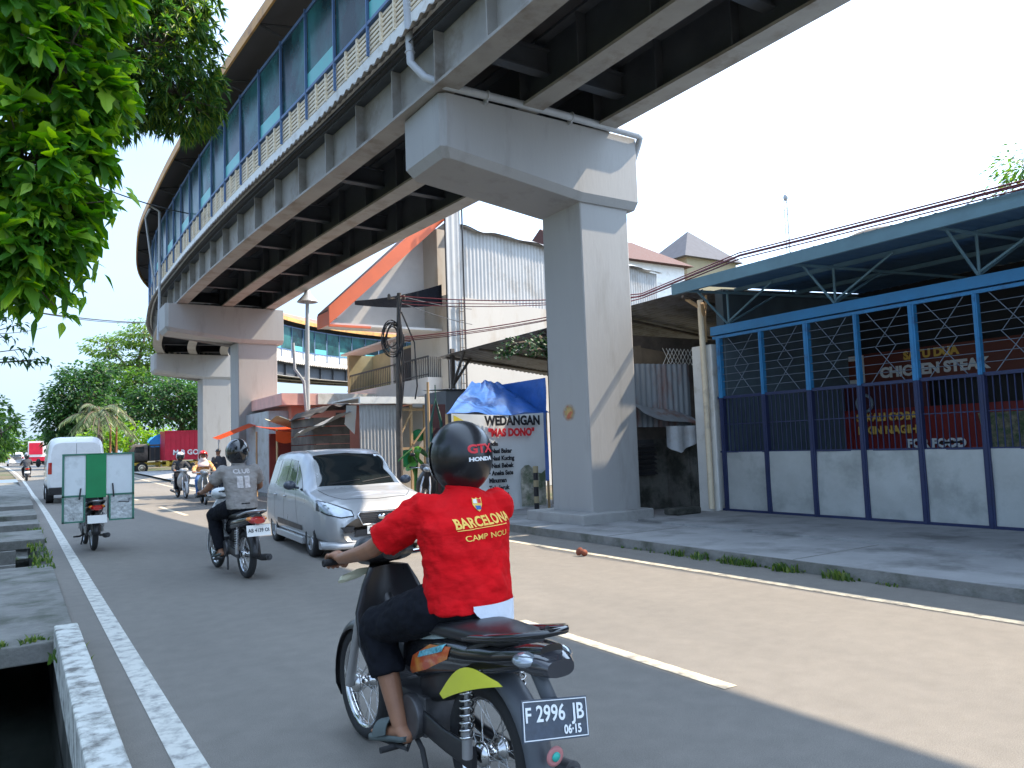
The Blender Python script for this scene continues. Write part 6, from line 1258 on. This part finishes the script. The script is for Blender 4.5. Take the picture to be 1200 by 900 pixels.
# white shirt tail under the red hem
b = MB(); b.sheet(lambda u, v: (.035 + .192 * math.cos(R(-112) + R(108) * u), .19 + .157 * math.sin(R(-112) + R(108) * u), .85 - (.018 + .085 * math.sin(PI * u) ** .7) * v), 26, 4, .004); b.build('white_undershirt', 'white_cloth', ME, world=False)
def wrap(o, target, off=.004, mode='PROJECT'):
    bm = bmesh.new(); bm.from_mesh(o.data); bmesh.ops.triangulate(bm, faces=bm.faces)
    for _ in range(3):
        long_ = [e_ for e_ in bm.edges if e_.calc_length() > .012]
        if long_: bmesh.ops.subdivide_edges(bm, edges=long_, cuts=1); bmesh.ops.triangulate(bm, faces=bm.faces)
    bm.to_mesh(o.data); bm.free()
    m_ = o.modifiers.new('w', 'SHRINKWRAP'); m_.target = target; m_.offset = off; m_.wrap_method = mode; m_.wrap_mode = 'ABOVE_SURFACE'
    m_.use_project_x = False; m_.use_project_y = True; m_.use_project_z = False; m_.use_positive_direction = True; m_.use_negative_direction = False
    return o
Bk = Euler((R(90), R(-3), 0))
def back_text(t_, size, x, z, m_, bold=.0015, sx=1.0, y=.08):
    return wrap(text('lettering', t_, size, m_, MS, (x, -.12, z), Bk, bold, .0, world=False, sx=sx), MS)
back_text('BARCELONA', .053, .085, 1.178, 'inky', .0016, .96)
back_text('CAMP NOU', .032, .08, 1.118, 'inky', .0004, 1.3)
b = MB(); b.grid(lambda u, v: (-.055 + .25 * u, -.12, 1.146 + .012 * u + .003 * v), 40, 1); wrap(b.build('underline', 'inky', MS, world=False), MS)
b = MB(); cr = [(-.022, .030), (-.008, .024), (0, .030), (.008, .024), (.022, .030), (.022, 0), (.012, -.022), (0, -.030), (-.012, -.022), (-.022, 0)]
b.add([(.078 + x, -.12, 1.245 + z) for x, z in cr] + [(.078, -.12, 1.245)], [(i, (i + 1) % 10, 10) for i in range(10)]); cb_ = wrap(b.build('crest', 'inky', MS, world=False), MS)
b = MB(); b.grid(lambda u, v: (.061 + .015 * u, -.12, 1.251 + .017 * v), 2, 2); wrap(b.build('crest_cross', 'inkw', cb_, world=False), MS, .006)
b = MB(); b.grid(lambda u, v: (.080 + .015 * u, -.12, 1.251 + .017 * v), 2, 2); wrap(b.build('crest_quarter', 'inkr', cb_, world=False), MS, .006)
b = MB(); b.grid(lambda u, v: (.065 + .026 * u, -.12, 1.223 + .018 * v), 2, 2); wrap(b.build('crest_stripes', 'blue_cloth', cb_, world=False), MS, .006)
# helmet lettering
def helm_text(t_, size, x, z, m_, bold, H, base, sx=1.0, yaw=R(12), zr=R(16)):
    c = Vector(base); Q = Matrix.Translation(c) @ Matrix.Rotation(yaw, 4, 'Z'); p = Q @ Vector((x, -.30, z)); o = text('lettering', t_, size, m_, H, p, Euler((R(90), zr, 0)), bold, .0, world=False, sx=sx); return wrap(o, H, .003)
hc_ = (.09, .327, 1.46)
helm_text('GTX', .050, .008, .025, 'inkr', .002, MH, hc_, 1.2, 0, R(-2)); helm_text('HONDA', .022, .008, -.018, 'inkw', .0014, MH, hc_, 1.4, 0, R(-2))
g2 = dict(RIDE); g2.update(pelvis=(0, .16, .85), chest=(.0, .24, 1.13), neck=(0, .30, 1.34), head=(0, .34, 1.48), elbow=(.33, .46, 1.05), shoulder=(.19, .29, 1.27))
GE, GS, GH = rider((2.36, 9.72, 0), R(4), 'man in a grey printed t-shirt and black helmet riding ahead beside the silver car', g2, 'grey_shirt', 'black_cloth', 'blackgloss', sleeve=.6, vox=.011, headyaw=R(-8), fat=.98, scale=1.02, hemdrop=.05)
def gprint(t_, s_, z, sx=1.0): return wrap(text('lettering', t_, s_, 'print', GS, (.0, -.3, z), Euler((R(90), 0, 0)), .003, .0, world=False, sx=sx), GS)
M['print'] = mat('faded_print', (.50, .46, .45), .8, var=.3, vs=30)
gprint('CLUB', .075, 1.255, 1.1)
b = MB(); b.grid(lambda u, v: (-.075 + .065 * u, -.3, 1.06 + .14 * v), 3, 3); b.grid(lambda u, v: (.012 + .065 * u, -.3, 1.06 + .14 * v), 3, 3); wrap(b.build('print_block', 'print', GS, world=False), GS)
o2 = dict(RIDE)
OE, OS, OH = rider((4.93, 25.9, 0), R(180) - R(6), 'scooter rider in an orange patterned blouse, pale headscarf and red helmet facing the viewer', o2, 'orange_cloth', 'blue_cloth', 'redplast', sleeve=2, vox=.014, hijab=True, visor=False)
rider((4.95, 30.4, 0), R(180) + R(3), 'grey clad rider following behind the orange scooter rider', RIDE, 'dark_coat', 'black_cloth', 'whitecar', sleeve=2, vox=.018)
rider((.52, 56, gz(56)), R(2), 'distant rider in dark clothes seen from behind on the left lane', RIDE, 'dark_coat', 'black_cloth', 'blackgloss', sleeve=2, vox=.02)
STAND = dict(pelvis=(0, 0, .93), chest=(0, -.01, 1.22), neck=(0, .01, 1.43), head=(0, .03, 1.57), shoulder=(.19, 0, 1.36), elbow=(.25, -.02, 1.08), wrist=(.25, .06, .86), grip=(.25, .07, .8), hip=(.09, 0, .90), knee=(.10, .03, .50), ankle=(.10, -.01, .10), toe=(.12, .13, .055), relaxed=True)
se, ss, sh = rider((6.0, 28.6, 0), R(20), 'person in a dark coat and cap standing behind the orange scooter rider', STAND, 'dark_coat', 'dark_coat', 'black', helm=False, sleeve=2, vox=.016, hemdrop=.16)
b = MB(); b.ell((0, .02, 1.62), .088, .105, .09, z0=-.1); b.tube([(-.06, .10, 1.62), (0, .16, 1.61), (.06, .10, 1.62)], .012, 6); b.build('cap', 'black', se, world=False)
# ------------------------------------------------------------------ trees
def leaf_quad(mb, c, d, n_, L_, W_):
    s_ = d.cross(n_)
    if s_.length < 1e-5: s_ = d.orthogonal()
    s_ = s_.normalized() * W_ * .5; d = d.normalized() * L_
    mb.append((c, c + d * .5 + s_, c + d, c + d * .5 - s_))
class Leaves:
    def __init__(s): s.v = []; s.f = []
    def quad(s, c, d, L_, W_, droop=0.0):
        k = len(s.v); n_ = Vector((rnd(-.7, .7), rnd(-.7, .7), 1)); w_ = d.cross(n_); w_ = (w_.normalized() if w_.length > 1e-5 else d.orthogonal()) * (W_ * .5)
        d = d * L_; e = Vector((0, 0, -droop * L_))
        s.v += [c, c + d * .45 + w_, c + d + e, c + d * .45 - w_]; s.f.append((k, k + 1, k + 2, k + 3))
    def blade(s, c, d, L_, W_, droop=.3, lobes=0.0):
        """a leaf folded along the midrib with a pointed tip"""
        k = len(s.v); n_ = Vector((rnd(-.8, .8), rnd(-.8, .8), 1)).normalized(); w_ = d.cross(n_); w_ = w_.normalized() if w_.length > 1e-5 else d.orthogonal(); up_ = w_.cross(d).normalized()
        if up_.z < 0: up_ = -up_
        N = 6; prof = [.06, .60, 1.0, .92, .62, .28, .0]
        if lobes: prof = [.05, .75, .55, 1.0, .6, .55, .0]
        for i in range(N + 1):
            t = i / N; m_ = c + d * (L_ * t) - Vector((0, 0, droop * L_ * t * t)); h = prof[i] * W_ * .5
            s.v += [m_ + w_ * h + up_ * h * .35, m_, m_ - w_ * h + up_ * h * .35]
        for i in range(N): a = k + 3 * i; s.f += [(a, a + 1, a + 4, a + 3), (a + 1, a + 2, a + 5, a + 4)]
    def build(s, nm, m, parent):
        b = MB(); b.v = [tuple(p) for p in s.v]; b.f = s.f; b.mi = [0] * len(s.f); b.sm = [False] * len(s.f)
        me = bpy.data.meshes.new(nm); W = wmat(parent).inverted(); me.from_pydata([tuple(W @ Vector(p)) for p in b.v], [], b.f); me.materials.append(M[m]); o = bpy.data.objects.new(nm, me); col.objects.link(o); o.parent = parent; return o
def limbs(mb, p0, p1, r0, r1, wob=.15, n=7):
    pts = []; p0 = Vector(p0); p1 = Vector(p1); l = (p1 - p0).length
    for i in range(n + 1): t = i / n; pts.append(p0.lerp(p1, t) + Vector((rnd(-1, 1), rnd(-1, 1), rnd(-.5, .5))) * wob * l * .12 * math.sin(PI * t))
    mb.tube(pts, [r0 + (r1 - r0) * i / n for i in range(n + 1)], 8)
def tree(loc, label, blobs, n, L_, W_, m, trunk=.2, seed=0, cat='tree', group=None, clump=.55, name='tree', layered=False, shape='quad', base=None):
    """blobs: (x,y,z,rx,ry,rz); leaf clumps fill each one unevenly"""
    random.seed(seed); e = empty(name, loc, label, cat, group); lv = Leaves(); br = MB(); base = Vector(loc)
    tot = sum(b_[3] * b_[4] * b_[5] for b_ in blobs)
    top = Vector((sum(b_[0] for b_ in blobs) / len(blobs), sum(b_[1] for b_ in blobs) / len(blobs), min(b_[2] - b_[5] * .4 for b_ in blobs)))
    limbs(br, base, top, trunk, trunk * .6, .4)
    for (x, y, z, rx, ry, rz_) in blobs:
        c0 = Vector((x, y, z)); limbs(br, top, c0, trunk * .55, trunk * .2)
        k = int(n * rx * ry * rz_ / tot); nc = max(6, k // 46)
        for _ in range(nc):
            while True:
                q = Vector((rnd(-1, 1), rnd(-1, 1), rnd(-1, 1)))
                if .25 < q.length < 1: break
            q = q * (q.length ** -.35) * .92
            cc = c0 + Vector((q.x * rx, q.y * ry, q.z * rz_)); cr_ = clump * rnd(.6, 1.3) * min(rx, rz_) * .45
            if _ % 3 == 0: limbs(br, c0, cc, trunk * .18, trunk * .05, n=3)
            for _2 in range(k // nc):
                o = Vector((rnd(-1, 1), rnd(-1, 1), rnd(-1, 1)))
                if o.length > 1: continue
                if layered: o.z *= .28
                d = (o + Vector((q.x, q.y, q.z * .3 - .15)) * .8 + Vector((rnd(-.4, .4), rnd(-.4, .4), rnd(-.4, .2)))).normalized()
                lv.quad(cc + o * cr_ * (1.5 if layered else 1), d, L_ * rnd(.6, 1.2), W_ * rnd(.7, 1.2), .25)
    br.build('trunk', 'bark', e); lv.build('crown', m, e); return e
tree((4.6, 80, gz(80)), 'dense dark green tree rising behind the white van', [(4.8, 80, 6.6, 3.2, 3, 3.6), (6.3, 81, 9.2, 2.2, 2.2, 1.7), (3.0, 80, 5.2, 2.2, 2.4, 3.0), (5.5, 79, 4, 3, 2.5, 2.4)], 14000, .42, .26, 'far_dark', .35, 1)
tree((10.5, 96, gz(96)), 'tall feathery light green tree behind the dark one', [(8.3, 96, 13.9, 2.6, 3, 1.3), (12.2, 96, 15.6, 3.0, 3, 1.8), (10.5, 97, 12.0, 3.8, 3, 1.4), (7.2, 95, 11.2, 2.3, 2, .9), (13.4, 96, 12.8, 2.6, 3, 1.5), (16, 97, 15, 3, 3, 2)], 13000, .42, .24, 'far_light', .35, 2, layered=True, clump=1.0)
tree((8.8, 92, gz(92)), 'mid green spreading tree between the dark tree and the palm', [(8.6, 92, 8.8, 3.2, 3, 2.4), (11.5, 92, 9.6, 3, 3, 2.2), (7.5, 90, 6.4, 3.0, 3, 2.2)], 10000, .44, .28, 'far_mid', .3, 3)
tree((11.5, 75, gz(75)), 'rounded dark green tree above the trucks', [(11.2, 75, 6.6, 3.3, 3, 2.5), (9.4, 74, 5.4, 1.9, 2, 1.9), (13.6, 75, 5.8, 2.4, 2.6, 2.4), (16.5, 76, 6.3, 3, 3, 3)], 14000, .36, .24, 'far_dark', .3, 4)
tree((13.5, 84, gz(84)), 'olive green tree crowding behind the rounded one', [(13.5, 84, 8.6, 3.2, 3, 2.2), (17.2, 85, 8.0, 3.6, 3, 3.4), (20.5, 85, 6.5, 3, 3, 3.5)], 8000, .42, .28, 'far_mid', .3, 5)
tree((6.6, 67, gz(67)), 'bright yellow green shrubbery under the palm', [(5.2, 67, 3.2, 1.6, 1.4, 1.3), (7.6, 67, 3.1, 1.8, 1.4, 1.3), (9.6, 68, 3.0, 1.7, 1.4, 1.2)], 4200, .26, .18, 'bright', .08, 6, cat='shrub', name='shrub')
tree((-2.2, 34, 0), 'leafy roadside tree at the left edge over the drain', [(-1.35, 34, 3.05, 1.55, 1.8, 1.05), (-.45, 33, 2.55, .85, 1.2, .75), (-3.0, 34, 3.8, 2.2, 2.2, 1.7), (-1.6, 36, 2.3, 1.5, 1.8, .9)], 10000, .20, .12, 'far_mid', .16, 7)
tree((-3.0, 60, gz(60)), 'row tree behind the left roadside tree', [(-2.2, 60, 3.2, 2.4, 3, 1.9), (-1.1, 66, 3.0, 1.6, 2.2, 1.5), (-4.6, 62, 5, 3, 3, 2.6)], 7500, .32, .22, 'far_mid', .2, 8)
for i, (x, y, r_, h) in enumerate([(-9, 150, 6, 7), (0.5, 190, 7, 7.5), (7.5, 150, 5, 8), (4.0, 128, 3.2, 5.5), (16, 140, 7, 11), (27, 120, 8, 12), (-18, 120, 8, 9)]):
    tree((x, y, gz(y)), ['hazy far tree beyond the left roadside trees', 'hazy far tree closing the road end', 'far dark tree behind the distant box truck', 'small far tree just right of the distant box truck', 'far tree behind the feathery tree', 'far tree behind the trucks and third pier', 'far tree outside the left edge'][i], [(x, y, h * .62, r_, r_, h * .38), (x - r_ * .5, y, h * .45, r_ * .7, r_ * .7, h * .32)], 2600, .8, .55, ['far_mid', 'far_dark', 'far_dark', 'far_mid', 'far_mid', 'far_dark', 'far_mid'][i], .35, 20 + i, group='far trees along the horizon')
# palm
e = empty('palm', (4.9, 62, gz(62)), 'grey green feather palm with drooping fronds above the van', 'palm'); random.seed(12); lv = Leaves(); br = MB(); c0 = Vector((4.9, 62, 4.6)); br.tube([(4.9, 62, gz(62)), (4.95, 62, 2.8), tuple(c0)], [.22, .18, .15], 8)
for k in range(26):
    a = 2 * PI * k / 26 + rnd(-.1, .1); el = rnd(.05, 1.25); Lf = rnd(2.1, 2.9); pts = []
    for i in range(11): t = i / 10; pts.append(c0 + Vector((math.cos(a) * math.cos(el) * Lf * t, math.sin(a) * math.cos(el) * Lf * t, math.sin(el) * Lf * t - 1.9 * t * t)))
    br.tube(pts, .03, 4)
    for i in range(2, 11):
        for j in range(3):
            p = pts[i - 1].lerp(pts[i], j / 3); d = (pts[i] - pts[i - 1]).normalized(); sd = d.cross(Vector((0, 0, 1))).normalized()
            for s_ in (-1, 1): lv.quad(p, (sd * s_ + d * .7 + Vector((0, 0, -.45))).normalized(), .62, .07, .2)
br.build('trunk', 'bark', e); lv.build('fronds', 'palmleaf', e)
for i, (x, h) in enumerate(((5.75, 4.6), (6.15, 4.9))):
    b = MB(); b.tube([(x, 64, gz(64)), (x + .05, 64, h)], [.10, .06], 7); tag(b.build('bare_trunk', mat('orange_brown_trunk', (.28, .13, .06), .9)), ['thin brown bare trunk right of the palm', 'slightly taller brown bare trunk next to the first'][i], 'trunk', 'thin brown trunks above the van')
# mango crown over the road
random.seed(31); e = empty('mango_tree', (-3.2, 13.4, 0), 'mango tree whose dense crown of narrow leaves hangs over the road beside the bridge', 'tree'); lv = Leaves(); br = MB()
limbs(br, (-3.2, 13.4, -.05), (-2.6, 13.4, 4.6), .26, .2); limbs(br, (-2.6, 13.4, 4.6), (0.4, 13.5, 7.6), .17, .10); limbs(br, (.4, 13.5, 7.6), (1.9, 13.4, 8.4), .1, .05)
BL = [(1.80, 13.4, 8.15, 1.12, 1.3, 1.18), (2.20, 13.3, 7.45, .78, .9, .66), (1.15, 13.4, 7.35, .75, 1.0, .72), (2.0, 13.4, 9.3, .9, 1.0, .85), (1.3, 13.4, 9.2, .8, 1.0, .8), (.3, 13.6, 8.4, 1.2, 1.3, 1.4), (-.8, 13.5, 7.6, 1.3, 1.4, 1.5), (-2.6, 13.4, 7.2, 1.9, 1.9, 2.0)]
for (x, y, z, rx, ry, rz_) in BL:
    for _ in range(int(360 * (rx * ry * rz_) ** .62) if x > -.5 else 130):
        q = Vector((random.gauss(0, 1), random.gauss(0, 1), random.gauss(0, 1))).normalized() * rnd(.62, 1.0); c = Vector((x + q.x * rx, y + q.y * ry, z + q.z * rz_)); out = Vector((q.x, q.y, q.z * .7 + .05)).normalized()
        if _ % 7 == 0: limbs(br, (x, y, z), c, .02, .008, n=3)
        for k in range(13):
            a = rnd(0, 2 * PI); u = out.orthogonal().normalized(); v = out.cross(u); d = (out * rnd(.15, .9) + (u * math.cos(a) + v * math.sin(a)) * rnd(.5, 1) + Vector((0, 0, -.35))).normalized(); lv.blade(c, d, rnd(.13, .23), rnd(.028, .042), rnd(.15, .5))
br.build('trunk', 'bark', e); lv.build('crown', 'mango', e)
# near broad leaved tree
random.seed(17); e = empty('broadleaf_tree', (-2.9, 6.4, 0), 'near broad leaved tree filling the upper left corner with large lobed leaves', 'tree'); lv = Leaves(); br = MB()
limbs(br, (-2.9, 6.4, -.05), (-2.2, 6.4, 3.0), .16, .12); limbs(br, (-2.2, 6.4, 3.0), (-.5, 6.2, 4.3), .10, .05); limbs(br, (-2.2, 6.4, 3.0), (-.3, 6.1, 3.2), .08, .03)
BL = [(-.25, 6.2, 4.55, .78, .8, .62), (.22, 6.1, 4.25, .45, .5, .45), (.30, 6.1, 4.9, .4, .5, .4), (.02, 6.1, 3.55, .50, .55, .42), (.22, 6.0, 3.25, .30, .4, .22), (-.25, 6.2, 3.05, .48, .5, .40), (.0, 6.1, 2.78, .26, .3, .22), (-.9, 6.4, 4.0, .9, .9, 1.0), (-1.9, 6.4, 4.6, 1.1, 1.1, 1.1), (.05, 6.6, 5.2, .6, .6, .4), (.32, 6.2, 3.75, .33, .4, .3), (.12, 6.0, 3.0, .3, .3, .25)]
for (x, y, z, rx, ry, rz_) in BL:
    for _ in range(int(430 * (rx * ry * rz_) ** .6) + 20):
        q = Vector((random.gauss(0, 1), random.gauss(0, 1), random.gauss(0, 1))).normalized() * rnd(.35, 1.0); c = Vector((x + q.x * rx, y + q.y * ry, z + q.z * rz_)); out = Vector((q.x, q.y, q.z * .6)).normalized()
        if _ % 4 == 0: limbs(br, (x, y, z), c, .010, .004, n=3)
        big = rnd(0, 1)
        for k in range(7):
            a = rnd(0, 2 * PI); u = out.orthogonal().normalized(); v = out.cross(u); d = (out * rnd(.2, 1) + (u * math.cos(a) + v * math.sin(a)) * rnd(.4, 1) + Vector((0, 0, -.25))).normalized()
            lv.blade(c, d, rnd(.085, .15) + (.07 if big > .66 else 0), rnd(.042, .07) + (.06 if big > .66 else 0), rnd(.05, .35), 1.0 if big > .72 else 0)
for (px, py, pz) in ((.20, 6.0, 2.55), (.28, 6.0, 2.72), (.38, 6.0, 2.85), (.05, 6.0, 2.62), (.5, 6.0, 3.3), (.55, 6.0, 4.05), (.60, 6.0, 4.3)):
    limbs(br, (-.1, 6.1, pz + .35), (px, py, pz), .010, .004, n=4)
    for k in range(22):
        t = Vector((rnd(-.14, .12), rnd(-.15, .15), rnd(-.12, .12))); d = Vector((rnd(-.8, 1), rnd(-1, 1), rnd(-.9, .3))).normalized(); lv.blade(Vector((px, py, pz)) + t, d, rnd(.09, .15), rnd(.035, .06), .4)
br.build('trunk', 'bark', e); lv.build('crown', 'broad', e)
# small sprig at the left edge
random.seed(41); e = empty('small_tree', (-1.9, 9.2, 0), 'slim tree reaching a few dark sprigs into the left edge below the big leaves', 'tree'); lv = Leaves(); br = MB(); limbs(br, (-1.9, 9.2, -.05), (-1.2, 9.1, 2.4), .05, .03)
for (x, z) in ((-.12, 2.95), (.0, 2.86), (-.1, 2.74), (.06, 2.62), (-.02, 2.52), (.12, 2.50), (.2, 2.52), (-.7, 2.8), (-.8, 2.5), (-1.1, 2.9)):
    limbs(br, (-1.2, 9.1, 2.4), (x, 9.0, z), .010, .004, n=5)
    for k in range(16): lv.blade(Vector((x + rnd(-.11, .07), 9 + rnd(-.08, .08), z + rnd(-.04, .03))), Vector((rnd(-.6, 1), rnd(-.6, .6), rnd(-.8, .1))).normalized(), rnd(.06, .10), rnd(.022, .035), .3)
br.build('trunk', 'bark', e); lv.build('crown', 'far_dark', e)
tree((26, 9.6, 0), 'light green tree top above the canopy at the right edge', [(23.9, 9.4, 8.5, .9, 1.0, .6), (23.2, 9.2, 7.75, .8, .9, .25), (26, 9.6, 9, 2, 2, 1.3), (23.9, 9.1, 7.1, .9, .9, .3)], 5200, .20, .09, 'far_mid', .18, 51, layered=True, clump=.9)
# trees on the far side of the drain, outside the frame but seen in reflections
T0 = tree((-7.5, 4, -.03), 'dense roadside tree on the left verge beside the viewer', [(-7.5, 4, 3.6, 2.4, 2.4, 2.0), (-7, 6, 2.6, 2, 2, 1.6)], 3200, .40, .26, 'far_mid', .2, 61, group='verge trees left of the drain')
for i, (y, lb) in enumerate(((11.5, 'dense verge tree left of the mango tree'), (19, 'dense verge tree left of the second drain slab'), (27, 'dense verge tree short of the left roadside tree'))):
    c = T0.copy(); col.objects.link(c); c.location = (-7.5, y, -.03); c['label'] = lb; c.rotation_euler = (0, 0, i * 1.3 + .8)
    for ch in list(T0.children): k = ch.copy(); col.objects.link(k); k.parent = c
